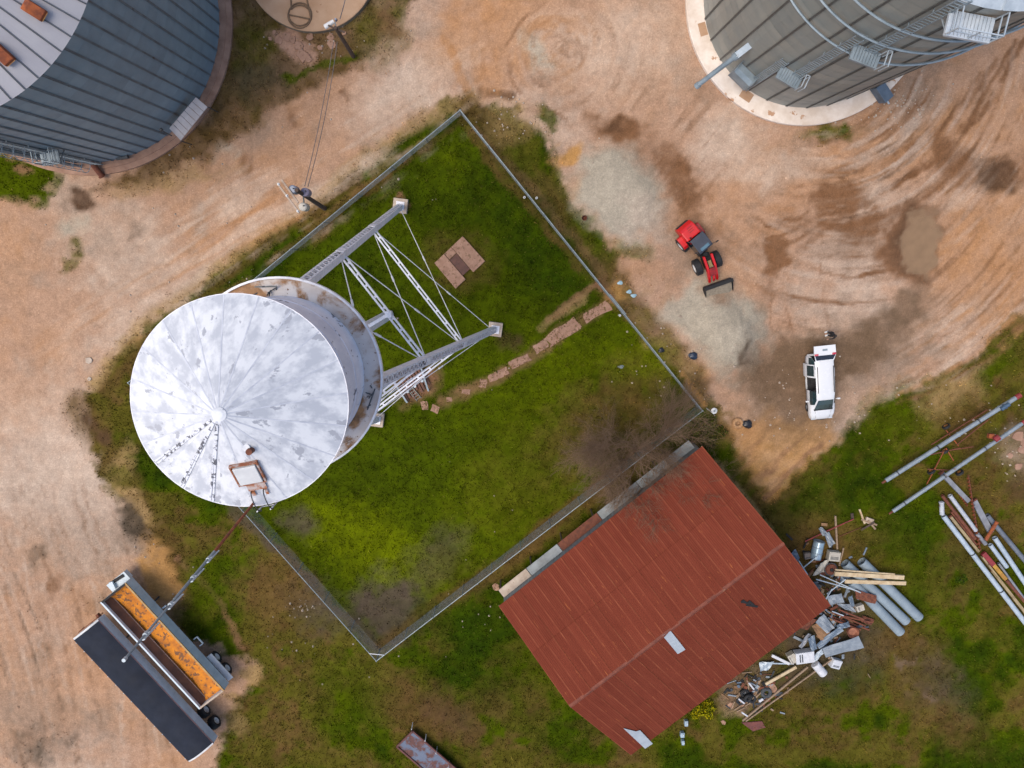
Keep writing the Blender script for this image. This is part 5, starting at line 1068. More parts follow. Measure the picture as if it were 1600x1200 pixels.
for s in (1, -1):
    bx_, by_ = (0.0, .13) if s > 0 else (-.05, -.13); m = MB(); m.grid([[(bx_ + x, by_ + y * w__, z) for y in (-1, -.5, 0, .5, 1)] for x, w__, z in ((-.09, .03, .03), (-.08, .045, .11), (.02, .05, .12), (.12, .052, .08), (.19, .04, .05), (.2, .03, .02))]); m.box((bx_ + .05, by_, .02), (.28, .1, .04)); m.build('shoe', M['white'], per, smooth=True)
    hb = Vector((.36, .21 * s + (-.02 if s < 0 else 0), 1.08 if s > 0 else 1.05)); hj = [((hb.x, hb.y, hb.z), (.03, .02)), ((hb.x + .07, hb.y, hb.z), (.038, .016))]; he = [(0, 1)]
    for k, (dy, ln) in enumerate(((-.03, .07), (-.01, .085), (.01, .08), (.03, .06))):
        i = len(hj); hj += [((hb.x + .10, hb.y + dy, hb.z), .010), ((hb.x + .10 + ln * .5, hb.y + dy, hb.z - .012), .009), ((hb.x + .10 + ln * .85, hb.y + dy, hb.z - .04), .008)]; he += [(1, i), (i, i + 1), (i + 1, i + 2)]
    i = len(hj); hj += [((hb.x + .05, hb.y - s * .045, hb.z), .011), ((hb.x + .09, hb.y - s * .06, hb.z - .01), .009)]; he += [(0, i), (i, i + 1)]
    skin_fig('hand', hj, he, SKN, per)

# ================================================================== small ground things
def at(u, v, z=0.0): q = P(u, v, z); return Vector((q.x, q.y, gz(q.x, q.y) + z))
def slab_px(name, pts, th, matl, label, cat, group=None, z=0.0, jit=.05):
    q = [at(u, v) for u, v in pts]; c = sum(q, Vector()) / len(q); m = MB(); poly = []
    n = len(q)
    for i in range(n):
        a, b = q[i], q[(i + 1) % n]
        for t in (0, .35, .7): p = a.lerp(b, t); poly.append(((p.x - c.x) * (1 + random.uniform(-jit, jit)), (p.y - c.y) * (1 + random.uniform(-jit, jit))))
    m.prism(poly, -.05, th); o = m.build(name, matl, loc=(c.x, c.y, c.z + z), bevel=.015); return tag(o, label, cat, group)
PINK = mat('pink_concrete', (190, 148, 122), (162, 122, 98), 2.5, .9, bump=.3, speck=((136, 104, 76), .58, 4))
def rect(u, v, l, w_, ang): c, s = math.cos(R(ang)), math.sin(R(ang)); return [(u + x * c - y * s, v + x * s + y * c) for x, y in ((-l / 2, -w_ / 2), (l / 2, -w_ / 2), (l / 2, w_ / 2), (-l / 2, w_ / 2))]
for (u, v, l, w_, a), lab in (((932, 487, 44, 17, -28), 'broad pink path slab nearest the fence gate'), ((880, 519, 56, 22, -30), 'longest pink slab in the middle of the garden path'), ((845, 541, 24, 15, -28), 'small cracked path slab below the longest slab'),
                              ((812, 564, 36, 14, -25), 'narrow path slab halfway along the path'), ((784, 583, 22, 13, -25), 'short path slab before the round stepping stones'), ((770, 590, 15, 12, -20), 'squarish stepping stone touching the short path slab'), ((755, 599, 12, 14, 10), 'rounded stepping stone at the end of the joined slabs'),
                              ((728, 612, 15, 8, 5), 'lone pale stepping stone in the grass'), ((702, 624, 9, 8, 0), 'smallest stepping stone in the grass'), ((680, 639, 14, 12, 20), 'right one of two stones by the timber deck'), ((664, 634, 11, 15, -10), 'left one of two stones by the timber deck')):
    slab_px('paving_slab', rect(u, v, l * .96, w_ * .92, a), .02, PINK, lab, 'paving slab', 'slabs of the garden path', jit=.16)
wc = thing('well_cover', 'square concrete pad with a rusty hatch across its middle', 'well cover', at(718, 410))
q = [at(*p) - wc.location for p in ((723, 369), (758, 408), (712, 451), (679, 411))]
def strip(t0, t1, th, matl, name):
    a, b, c, d = q[0].lerp(q[3], t0), q[1].lerp(q[2], t0), q[1].lerp(q[2], t1), q[0].lerp(q[3], t1); m = MB(); m.prism([(p.x, p.y) for p in (a, b, c, d)], -.05, th); return m.build(name, matl, wc, bevel=.02)
strip(0, .40, .18, PINK, 'slab'); strip(.66, 1, .18, PINK, 'slab')
m = MB(); a, b, c, d = q[0].lerp(q[3], .41), q[1].lerp(q[2], .41), q[1].lerp(q[2], .65), q[0].lerp(q[3], .65); m.prism([(p.x, p.y) for p in (a.lerp(b, .25), b.lerp(a, .14), c.lerp(d, .14), d.lerp(c, .25))], .0, .14); m.build('hatch', mat('brown_hatch', (118, 78, 62), (92, 62, 52), 3, .8), wc)
m = MB(); m.prism([(p.x, p.y) for p in (a, a.lerp(b, .23), d.lerp(c, .23), d)], -.02, .10); m.build('sill', PINK, wc)

dk = thing('timber_deck', 'brown slatted timber deck with steel pipe frames under the water tower', 'deck', at(645, 600)); do = Vector(dk.location)
a0, a1, a2 = at(622, 600), at(660, 572), at(676, 604); e1_, e2_ = a1 - a0, a2 - a1
for k in range(9): s_ = a0 + e1_ * ((k + .5) / 9); MB(do).bar(s_ + Vector((0, 0, .16)), s_ + e2_ * random.uniform(.7, .95) + Vector((0, 0, .16 + random.uniform(0, .04))), .17, .05).build('slat', mat('brown_deck_wood', (142, 98, 78), (110, 76, 62), 3, .85) if k == 0 else bpy.data.materials['brown_deck_wood'], dk)
for f_, g_ in (((655, 562), (670, 609)), ((614, 592), (637, 627))): m = MB(do); m.bar(at(*f_) + Vector((0, 0, .45)), at(*g_) + Vector((0, 0, .45)), .12, .14); m.bar(at(*f_), at(*f_) + Vector((0, 0, .4)), .1, .1); m.bar(at(*g_), at(*g_) + Vector((0, 0, .4)), .1, .1); m.build('pipe_frame', M['galv'], dk)
for k in range(3): p = a0 + e1_ * (.2 + .3 * k) + e2_ * .5; MB(do).cyl(p, p + Vector((0, 0, .5)), .11, n=10).build('valve', M['galv_lt'], dk)
a, b = at(641, 606) + Vector((0, 0, .32)), at(655, 624) + Vector((0, 0, .06)); m = MB(a); dd = (b - a).normalized(); sd_ = dd.cross(Vector((0, 0, 1))).normalized()
for s in (-1, 1): m.bar(a + sd_ * s * .2, b + sd_ * s * .2, .05, .06)
for i in range(5): p = a.lerp(b, (i + .5) / 5); m.bar(p - sd_ * .2, p + sd_ * .2, .05, .04)
tag(m.build('short_ladder', mat('grey_ladder_wood', (170, 166, 150), (140, 136, 124), 4, .8), loc=a), 'short grey ladder leaning off the timber deck', 'ladder')

lampp = thing('yard_post', 'short white post with a round disc top at the fence corner', 'post', at(1104, 638)); lo_ = Vector(lampp.location); tp = P(1116, 642, 2.4)
MB(lo_).cyl(lo_ - Vector((0, 0, .1)), Vector((lo_.x, lo_.y, 2.1)), .04, n=8).build('pole', M['white'], lampp); MB(lo_).bar(Vector((lo_.x, lo_.y, 2.1)), Vector((tp.x, tp.y, 2.35)), .05, .05).build('arm', M['white'], lampp)
m = MB(lo_); m.lathe([(.08, 2.46), (.10, 2.47), (.22, 2.42), (.23, 2.36), (.1, 2.38)], 20, (tp.x, tp.y, 0)); m.build('disc', M['white'], lampp); MB(lo_).lathe([(0, 2.45), (.08, 2.45)], 14, (tp.x, tp.y, 0)).build('lens', M['galv'], lampp)

def torus(mb, c, R0, r, n=24, k=10, tilt=None):
    rows = []
    for i in range(n + 1):
        t = 6.28318 * i / n; row = []
        for j in range(k + 1):
            s = 6.28318 * j / k; p = Vector(((R0 + r * math.cos(s)) * math.cos(t), (R0 + r * math.cos(s)) * math.sin(t), r * math.sin(s) * 1.05)); row.append((tilt @ p if tilt else p) + Vector(c))
        rows.append(row)
    return mb.grid(rows)
def tyre(u, v, R0, r, matl, label, z=0.0, tilt=None, group=None, name='tyre'):
    c = at(u, v); m = MB(); torus(m, (0, 0, r), R0, r, tilt=tilt); return tag(m.build(name, matl, loc=(c.x, c.y, c.z + z), smooth=True), label, 'tyre', group)
tyre(1152, 661, .30, .14, mat('tan_clay_ring', (206, 160, 112), (170, 124, 84), 6, .85), 'tan mud caked tyre lying beside a black bag')
def sack(u, v, rx, ry, rz_, matl, label, name='rubbish_bag', cat='bag', group=None, z=0.0):
    c = at(u, v); n, k = 14, 8; rows = []; sd = random.random() * 9
    for j in range(k + 1):
        ph = math.pi * j / k; row = []
        for i in range(n + 1):
            t = 6.28318 * (i % n) / n; b = 1 + .16 * math.sin(3 * t + sd + j) + .1 * math.sin(5 * t - sd + 2 * j); row.append((rx * b * math.sin(ph) * math.cos(t), ry * b * math.sin(ph) * math.sin(t), rz_ * (1 + .9 * math.cos(ph)) * .55))
        rows.append(row)
    m = MB(); m.grid(rows); return tag(m.build(name, matl, loc=(c.x, c.y, c.z - .02 + z)), label, cat, group)
PLB = mat('black_plastic', (34, 34, 38), (26, 26, 30), 5, .35)
sack(1166.5, 662, .38, .32, .4, PLB, 'black rubbish bag beside the tan mud caked tyre'); sack(1081, 555, .34, .28, .35, mat('navy_plastic', (44, 60, 82), (34, 46, 64), 5, .35), 'navy blue bag dropped beside the lower gravel heap'); sack(1033, 547, .22, .2, .2, PLB, 'small dark bag near the fence below the gate')
sack(970, 573, .22, .14, .1, mat('grey_plastic', (140, 150, 150), (112, 120, 120), 5, .4), 'grey plastic bag lying in the fenced grass'); 
for (u, v), lab in zip(((969, 442), (983, 456), (990, 462)), ('pale blue litter scrap highest of three by the fence gate', 'pale blue litter scrap in the middle of three by the fence gate', 'pale blue litter scrap lowest of three by the fence gate')): sack(u, v, .2, .14, .08, mat('pale_blue_plastic', (176, 206, 214), (150, 184, 196), 5, .4) if u == 969 else bpy.data.materials['pale_blue_plastic'], lab, 'litter', 'litter', 'litter by the gate')
bk_ = thing('rusty_bucket', 'small rusty bucket on the edge of the upper gravel heap', 'bucket', at(912, 341)); m = MB(); m.lathe([(0, .03), (.13, .03), (.18, .34), (.195, .35), (.17, .34), (.12, .06), (0, .06)], 16); m.build('pail', M['rust'], bk_); m = MB(); m.tube([(.18 * math.cos(t), .18 * math.sin(t) * .3 + .1, .34 + .03 * math.sin(t)) for t in np.arange(0, 3.2, .4)], .01, 4); m.build('handle', M['dark'], bk_)
for (u, v), lab in (((819, 309), 'capped pipe stub inside the lot fence'), ((838, 310), 'capped pipe stub just outside the lot fence'), ((967, 492), 'white capped pipe stub beside the garden gate')):
    p = at(u, v); m = MB(); m.lathe([(.06, 0), (.06, .5), (.09, .5), (.09, .56), (.04, .57), (.04, .3)], 12); tag(m.build('pipe_stub', M['white'], loc=p), lab, 'pipe', 'pipe stubs by the fence')

# broken concrete round the slab and the right edge
def chunk(u, v, s, label, group, matl=PINK):
    c = at(u, v); n = random.randint(7, 10); poly = [(s * random.uniform(.55, 1.15) * math.cos(6.28 * i / n), s * random.uniform(.55, 1.15) * math.sin(6.28 * i / n)) for i in range(n)]; m = MB(); m.prism(poly, -.08, random.uniform(.04, .12)); o = m.build('concrete_chunk', matl, loc=c, rot=(random.uniform(-.12, .12), random.uniform(-.12, .12), 0), bevel=.03); tag(o, label, 'concrete chunk', group)
for u, v, s in ((448, 57, .5), (436, 63, .34), (466, 72, .42), (473, 86, .5), (482, 92, .32), (485, 57, .3), (500, 75, .24), (517, 58, .3), (519, 70, .4), (430, 52, .22), (422, 60, .2), (458, 62, .3), (538, 52, .22)): chunk(u, v, s, 'broken pink concrete chunk lying below the round slab' if u < 495 else 'broken pink concrete chunk under the leaning power pole', 'broken concrete by the round slab')
for u, v, s in ((1590, 680, .55), (1597, 702, .4), (1578, 712, .3), (1592, 728, .35), (1600, 690, .45)): chunk(u, v, s, 'pale concrete chunk at the right edge behind the augers', 'concrete at the right edge', M['conc_dirty'])
for u, v, s in ((775, 918, .38), (1160, 1095, .5), (1142, 1102, .4), (1180, 1082, .34), (1130, 1128, .26), (1206, 1075, .5)): chunk(u, v, s, 'pink concrete rubble beside the barn wall', 'rubble by the barn')
for (u, v, s), lab in (((139, 562, .3), 'larger of two white stones on the road left of the tank'), ((140, 592, .2), 'smaller of two white stones on the road left of the tank')): chunk(u, v, s, lab, None, M['conc'])
def stones(cl, seed):
    r = random.Random(seed); m = MB()
    for u, v, su, sv, n in cl:
        for _ in range(n):
            p = at(r.gauss(u, su), r.gauss(v, sv)); s = r.uniform(.03, .11); m.cyl(p - Vector((0, 0, .02)), p + Vector((0, 0, s)), s * r.uniform(.8, 1.2), s * .4, 5)
    tag(m.build('stones', M['conc']), 'scattered small white stones in the grass and along the road edge', 'stones', kind='stuff')
stones(((470, 950, 14, 6, 26), (450, 1010, 20, 15, 10), (430, 300, 200, 120, 40), (500, 60, 40, 25, 40), (600, 1000, 60, 40, 12), (1240, 640, 80, 40, 60), (1400, 160, 40, 25, 90), (1040, 560, 50, 40, 40), (800, 180, 40, 25, 40), (1480, 650, 60, 30, 24), (850, 700, 120, 80, 8), (760, 930, 40, 40, 14), (250, 900, 30, 30, 10), (200, 220, 40, 12, 40), (1580, 700, 20, 30, 30)), 5)

# ================================================================== augers on the right
M['aug'] = mat('blue_grey_auger_tube', (158, 168, 176), (132, 144, 154), 2, .5, .05, rust=((150, 110, 90), .64, 1.6)); M['redp'] = mat('faded_red_paint', (162, 52, 56), (130, 46, 46), 3, .6)
def auger(a, b, r, label, wheels, motor, frame):
    g = Vector((a.x, a.y, 0)); t = thing('grain_auger', label, 'auger', g, group='grain augers by the pipe stack'); m = MB(g); m.cyl(a, b, r, n=14); d = (b - a).normalized(); tb = m.build('tube', M['aug'], t)
    for i in range(6): c = a.lerp(b, (i + .6) / 6.4); MB(g).cyl(c - d * .05, c + d * .05, r * 1.18, n=14).build('band', M['galv'] if i % 2 else M['seam'], tb)
    MB(g).cyl(a - d * .35, a + d * .12, r * .55, n=8).build('intake_screw', M['rust'], t); MB(g).cyl(b - d * .05, b + d * .35, r * 1.15, n=12).build('head', M['redp'], t)
    if motor: c = a.lerp(b, .90); m = MB(g); m.cyl(c + Vector((.0, .0, r + .1)) - d * .35, c + Vector((0, 0, r + .1)) + d * .35, .16, n=12); m.box(c + Vector((0, 0, r + .05)), (.3, .3, .2)); m.build('motor', mat('steel_blue_motor', (92, 120, 146), (70, 92, 116), 3, .4, .2), t)
    for p, q in frame: MB(g).bar(at(*p), at(*q), .07, .07).build('frame_bar', M['rust'] if p[0] % 2 else M['rust_or'], t)
    for k_, (u, v) in enumerate(wheels): c = at(u, v); w_ = wheel(t, (c.x - g.x, c.y - g.y, .30), .30, .18, mat('orange_rim', (180, 120, 56), (130, 84, 44), 5, .6) if 'orange_rim' not in bpy.data.materials else bpy.data.materials['orange_rim']); w_.rotation_euler = (0, 0, math.atan2(d.y, d.x))
    return t
auger(P(1384, 751, .7), P(1588, 621, 1.5), .17, 'upper blue grey grain auger with a small motor near its far end', ((1475, 665), (1473, 703)), True, (((1455, 695, .6), (1543, 640, .9)), ((1495, 695, .6), (1545, 655, .9)), ((1478, 672, .5), (1498, 697, .5)), ((1447, 712, .5), (1500, 700, .5))))
auger(P(1395, 799, .6), P(1598, 661, 1.4), .15, 'lower grain auger with a rusty red collar, nearest the pipe stack', ((1452, 735), (1496, 737)), False, (((1448, 757, .4), (1475, 705, .5)), ((1449, 733, .4), (1492, 735, .4)), ((1475, 705, .5), (1521, 698, .5)), ((1490, 720, .5), (1478, 700, .5))))
m_ = [o for o in bpy.data.objects if o.name.startswith('grain_auger')][-1]; c = P(1557, 685, 1.35); g = Vector(m_.location); MB(g).cyl(c - Vector((.15, .12, 0)), c + Vector((.15, .12, 0)), .24, n=12).build('collar', M['redp'], m_); c = P(1548, 681, 1.1); MB(g).box(c, (.4, .35, .3)).build('hopper', M['rust_or'], m_)

# ================================================================== stack of pipes and screws
def pipe(u0, v0, u1, v1, r, z0, z1, matl, label, bands=0, hollow=True, name='steel_pipe', flat=None):
    a, b = P(u0, v0, z0), P(u1, v1, z1); g = Vector((a.x, a.y, a.z)); d = (b - a).normalized()
    t = thing(name, label, 'pipe', g, group='pipes and beams stacked on the grass')
    m = MB(g)
    if flat: m.bar(a, b, flat[0], flat[1])
    else:
        m.cyl(a, b, r, n=14, caps=False)
        if hollow: m.cyl(a + d * .002, b - d * .002, r * .86, n=14, caps=False); m.cyl(a + d * .25, a + d * .26, r * .85, n=14)
    m.build('shaft', matl, t)
    for i in range(bands): c = a.lerp(b, (i + 1) / (bands + 1)); MB(g).cyl(c - d * .05, c + d * .05, r * 1.12, n=14).build('joint_band', M['seam'], t)
    if not flat and not bands: MB(g).cyl(a, a + d * .08, r * 1.12, n=14, caps=False).build('end_collar', matl, t)
    if flat: MB(g).bar(a - d * .02, a + d * .1, flat[0] * 1.15, flat[1] * 1.15).build('end_plate', M['rust'], t)
    return t
PW = mat('chipped_white_pipe_paint', (206, 210, 216), (176, 180, 188), 2, .5, rust=((150, 84, 84), .60, 2.2)); PB = mat('blue_white_pipe_paint', (196, 208, 218), (170, 184, 196), 2, .45, rust=((120, 100, 92), .68, 2)); PG = mat('grey_duct_steel', (158, 160, 166), (132, 134, 140), 2, .5, .1, rust=((140, 104, 90), .66, 2)); TAN = mat('tan_channel_paint', (186, 164, 122), (150, 130, 96), 2, .6, rust=((130, 88, 60), .6, 2))
pipe(1474, 806, 1650, 1036, .2, .3, .3, PB, 'longest pale pipe on the near side of the pipe stack', 3); pipe(1471, 784, 1472, 804, .18, .3, .3, PW, 'short white pipe stub at the head of the pipe stack')
pipe(1484, 806, 1529, 862, .1, .3, .35, TAN, 'tan rail lying beside the longest pale pipe', flat=(.2, .16)); pipe(1472, 774, 1524, 842, .13, .35, .45, M['rust'], 'dark rusty pipe in the middle of the pipe stack'); pipe(1484, 774, 1525, 829, .16, .5, .5, PW, 'white pipe with flaking red paint on top of the pipe stack')
pipe(1526, 833, 1540, 850, .16, .5, .5, PG, 'short grey pipe end in line with the red flecked pipe'); pipe(1470, 738, 1513, 783, .17, .3, .35, PG, 'grey duct running under the lower auger', flat=(.34, .28)); pipe(1521, 781, 1548, 832, .2, .3, .35, PG, 'wide grey channel beside the rusty screw', flat=(.44, .2))
pipe(1542, 805, 1640, 922, .19, .25, .25, mat('slate_pipe', (128, 134, 144), (104, 110, 120), 2, .55, .1), 'slate grey pipe on the far side of the pipe stack'); pipe(1554, 840, 1640, 968, .19, .45, .4, PB, 'clean white pipe above the slate pipe'); pipe(1547, 851, 1573, 886, .17, .5, .5, PB, 'short blue white pipe beside the yellow gearbox')
pipe(1549, 890, 1640, 1006, .1, .25, .25, TAN, 'long tan rail between the yellow gearbox and the longest pipe', flat=(.22, .14)); pipe(1572, 906, 1640, 985, .14, .3, .3, M['rust'], 'rusty pipe below the yellow gearbox'); pipe(1558, 815, 1540, 844, .14, .75, .7, M['rust_or'], 'short orange rusty pipe lying across the stack'); pipe(1560, 880, 1640, 990, .1, .35, .3, PG, 'thin grey pipe under the clean white pipe'); pipe(1486, 800, 1526, 852, .09, .25, .3, M['rust'], 'thin rusty rail beside the tan rail', flat=(.12, .14))
gbx = thing('gearbox_unit', 'long yellow gearbox with a red cover lying in the pipe stack', 'gearbox', P(1552, 884, 0)); g = Vector(gbx.location); a, b = P(1543, 872, .5), P(1571, 905, .5); m = MB(g); m.bar(a.lerp(b, .3), b, .3, .34); m.build('housing', mat('yellow_machine_paint', (206, 158, 56), (170, 120, 48), 3, .6), gbx, bevel=.05); MB(g).bar(P(1536, 864, .45), a.lerp(b, .34), .38, .3).build('cover', M['redp'], gbx, bevel=.04); MB(g).bar(P(1534, 870, .4), P(1560, 903, .4), .12, .3).build('side_rail', TAN, gbx)
def screw(u0, v0, u1, v1, r, z, label):
    a, b = P(u0, v0, z), P(u1, v1, z); g = a.copy(); d = (b - a).normalized(); x = d.cross(Vector((0, 0, 1))).normalized(); y = x.cross(d); L_ = (b - a).length; t = thing('auger_screw', label, 'auger screw', g, group='loose auger screws'); MB(g).cyl(a, b, r * .28, n=8).build('shaft', M['rust'], t)
    n = int(L_ / (r * 1.8) * 10); rows = []
    for i in range(n + 1): th = i / 10 * 6.283; p = a + d * (L_ * i / n); e = x * math.cos(th) + y * math.sin(th); rows.append([p + e * r * .25, p + e * r])
    m = MB(g); m.grid(rows); m.build('flighting', M['rust_or'], t)
screw(1513, 742, 1532, 860, .17, .55, 'rusty spiral auger screw lying across the pipe stack'); screw(1490, 758, 1512, 790, .13, .3, 'short rusty auger screw beside the grey duct'); screw(1500, 792, 1534, 850, .14, .2, 'rusty auger screw half hidden under the red flecked pipe')

# ================================================================== scrap heap behind the barn
G = 'scrap heap by the barn'
def cut(name, pts, z, th, matl, label, cat='metal sheet', bend=.06):      # bent sheet from outline on a height plane
    zs = z if isinstance(z, (list, tuple)) else [z] * len(pts); q = [P(u, v, zz) for (u, v), zz in zip(pts, zs)]; c = sum(q, Vector()) / len(q); n = len(q); m = MB(c)
    k = 4
    if n == 4:
        rows = [[q[0].lerp(q[1], i / k).lerp(q[3].lerp(q[2], i / k), j / k) + Vector((0, 0, bend * math.sin(i * 1.9 + j * 1.3 + c.x))) for i in range(k + 1)] for j in range(k + 1)]; m.grid(rows); m.grid([[p - Vector((0, 0, th)) for p in r] for r in rows])
        ed = [rows[0], [r[-1] for r in rows], rows[-1][::-1], [r[0] for r in rows][::-1]]
        for e in ed: m.grid([e, [p - Vector((0, 0, th)) for p in e]])
    else: m.add(q + [p - Vector((0, 0, th)) for p in q], [tuple(range(n)), tuple(range(n, 2 * n))[::-1]] + [(i, (i + 1) % n, n + (i + 1) % n, n + i) for i in range(n)])
    return tag(m.build(name, matl, loc=c), label, cat, G)
def stick(name, u0, v0, u1, v1, w_, h_, z0, z1, matl, label, cat, rnd=False, bow=0):
    a, b = P(u0, v0, z0), P(u1, v1, z1); m = MB(a)
    if rnd: m.tube([a, a.lerp(b, .5) + Vector((0, bow, 0)), b], w_ / 2, 8)
    else: m.bar(a, b, w_, h_)
    return tag(m.build(name, matl, loc=a), label, cat, G)
ZN = mat('dull_zinc', (166, 174, 180), (140, 148, 156), 1.6, .5, .15, rust=((140, 110, 92), .68, 2.4)); ZB_ = mat('slate_zinc', (124, 140, 156), (104, 120, 136), 1.6, .5, .15); CRM = mat('cream_enamel', (214, 206, 190), (186, 176, 160), 2, .45, rust=((160, 104, 70), .64, 3)); ENW = mat('white_enamel', (234, 234, 236), (212, 212, 216), 2, .35); LUM = mat('pale_lumber', (226, 204, 166), (198, 170, 130), 3, .75, rust=((176, 104, 64), .63, 2)); BRN = mat('brown_board', (166, 126, 88), (130, 96, 66), 2, .85)
def culvert(u0, v0, u1, v1, r, z, label):
    a, b = P(u0, v0, z), P(u1, v1, z); g = a.copy(); d = (b - a).normalized(); t = thing('culvert_pipe', label, 'pipe', g, group='blue grey culvert pipes'); m = MB(g); m.cyl(a, b, r, n=24, caps=False); m.cyl(a, b, r * .94, n=24, caps=False); m.build('shell', M['culv'], t, smooth=True)
    for i in range(4): c = a.lerp(b, .04 + .305 * i); MB(g).cyl(c - d * .03, c + d * .03, r * 1.025, n=24, caps=False).build('seam_band', M['culv'], t)
    MB(g).cyl(b - d * .12, b - d * .1, r * .93, n=24).build('end_cap', M['culv'], t); MB(g).cyl(a + d * 1.2, a + d * 1.22, r * .93, n=24).build('inner_plate', M['dark'], t)
M['culv'] = mat('blue_grey_culvert_steel', (158, 172, 180), (140, 154, 163), 1.2, .55, .05, bump=.1)
culvert(1346, 877, 1436, 965, .39, .4, 'farthest blue grey culvert pipe from the barn'); culvert(1320, 880, 1416, 971, .38, .4, 'middle one of the three blue grey culvert pipes'); culvert(1330, 908, 1407, 988, .39, .4, 'shortest looking culvert pipe half buried in scrap')
stick('timber_beam', 1304, 896, 1412, 902, .34, .2, 1.0, .9, LUM, 'pale timber beam lying across the culvert pipes, upper of two', 'timber'); stick('timber_beam', 1320, 908, 1415, 911, .3, .18, .8, .85, LUM, 'rust stained timber beam lying across the culvert pipes, lower of two', 'timber'); stick('timber_beam', 1305, 890, 1398, 897, .1, .1, 1.1, 1.05, LUM, 'thin pale batten along the upper timber beam', 'timber')
stick('steel_rod', 1258, 846, 1334, 811, .1, .1, .3, .3, M['redp'], 'long maroon steel rod north of the scrap heap', 'steel rod', True, .03); stick('steel_rod', 1312, 838, 1346, 824, .05, .05, .1, .1, M['rust'], 'thin rusty rod beside the maroon rod', 'steel rod', True)
stick('fence_post', 1305, 806, 1308, 858, .13, .13, .2, .3, M['wood'], 'weathered wooden post crossing the maroon rod', 'post'); stick('fence_post', 1318, 856, 1311, 884, .1, .1, .35, .4, M['wood'], 'short wooden post behind the cream cabinet', 'post'); stick('timber_beam', 1331, 802, 1332, 812, .2, .12, .12, .12, M['wood_dk'], 'dark timber offcut beyond the maroon rod', 'timber')
cut('metal_sheet', ((1279, 826), (1284, 823), (1293, 833), (1286, 838)), .5, .02, ZN, 'narrow end of a bent pale sheet north of the drum'); cut('metal_sheet', ((1288, 835), (1295, 831), (1305, 849), (1296, 856)), .55, .02, ZN, 'bent pale metal sheet above the cream cabinet')
dr_ = thing('fuel_drum', 'shiny pale blue steel drum on its side in the scrap heap', 'drum', P(1277, 858, .45)); g = Vector(dr_.location); a, b = P(1280, 846, .5), P(1274, 872, .5); d = (b - a).normalized(); MB(g).cyl(a, b, .42, n=24).build('barrel', mat('pale_blue_drum_steel', (190, 212, 224), (160, 186, 202), 1.5, .3, .3), dr_, smooth=False)
for s in (.0, .33, .66, 1): c = a.lerp(b, s); MB(g).cyl(c - d * .03, c + d * .03, .445, n=24, caps=False).build('hoop', M['galv'], dr_)
def cabinet(u, v, l, w_, h_, ang, z, matl, label, slots=3, name='metal_cabinet', cat='cabinet', tilt=0):
    c = P(u, v, z); t = thing(name, label, cat, c, R(ang), G); mt = Matrix.Rotation(R(tilt), 3, 'X'); MB().box((0, 0, 0), (l, w_, h_), mt).build('case', matl, t, bevel=.03)
    for i in range(slots): MB().box(mt @ Vector((-l * .28 + l * .12 * i, 0, h_ / 2 + .006)), (l * .06, w_ * .7, .012), mt).build('vent_slot', M['seam'], t)
    MB().box(mt @ Vector((l * .3, 0, h_ / 2 + .008)), (l * .2, w_ * .8, .016), mt).build('panel', matl, t); return t
cabinet(1302, 868, .75, .9, .6, 84, .5, CRM, 'cream louvred cabinet beside the pale blue drum'); cabinet(1261, 868, .5, .5, .35, 100, .4, mat('brown_grey_case', (150, 134, 122), (110, 98, 90), 3, .6), 'small brown grey case left of the pale blue drum', 2)
cabinet(1256, 1025, 1.5, .95, .7, 8, .55, ENW, 'large white enamel freezer lying at the barn corner', 2, 'freezer', 'freezer'); cabinet(1237, 1027, .6, .8, .6, 30, .45, CRM, 'grey white cabinet pushed against the white freezer', 1); cabinet(1305, 1036, .75, .85, .5, 70, .4, ENW, 'white washing machine tipped over in the grass', 2, 'washing_machine', 'washing machine', 12); cabinet(1343, 949, .6, .5, .45, 20, .75, CRM, 'rust stained cream box beneath the rusty panel', 2)
wh_ = thing('water_heater', 'white cylindrical water heater lying in the grass', 'water heater', P(1280, 1045, .36)); g = Vector(wh_.location); a, b = P(1273, 1037, .36), P(1287, 1053, .36); d = (b - a).normalized(); MB(g).cyl(a, b, .36, n=24).build('tank', ENW, wh_, bevel=.04); MB(g).cyl(b - d * .01, b + d * .02, .09, n=14).build('port', M['dark'], wh_); MB(g).cyl(a - d * .06, a, .05, n=10).build('inlet', M['galv'], wh_)
tb = thing('rusty_tub', 'round copper brown tub in the scrap heap', 'tub', P(1330, 985, .3)); MB().lathe([(0, .12), (.36, .14), (.44, .42), (.47, .43), (.46, .38), (.40, 0), (0, 0)], 24).build('shell', mat('copper_rust', (184, 124, 96), (140, 88, 66), 2.5, .7), tb); torus(MB(), (0, 0, .43), .46, .02).build('rim', M['rust'], tb)
eg = thing('engine_drum', 'dark rusty brake drum half hidden in the scrap heap', 'machine part', P(1297, 888, .3)); MB().lathe([(0, .3), (.2, .34), (.42, .3), (.5, .15), (.5, -.15), (.3, -.2)], 20).build('drum', M['rust'], eg); MB().lathe([(.0, .42), (.14, .4), (.16, .3)], 14).build('hub', M['dark'], eg); torus(MB(), (0, 0, .16), .5, .05, 20, 6).build('ring', M['seam'], eg)
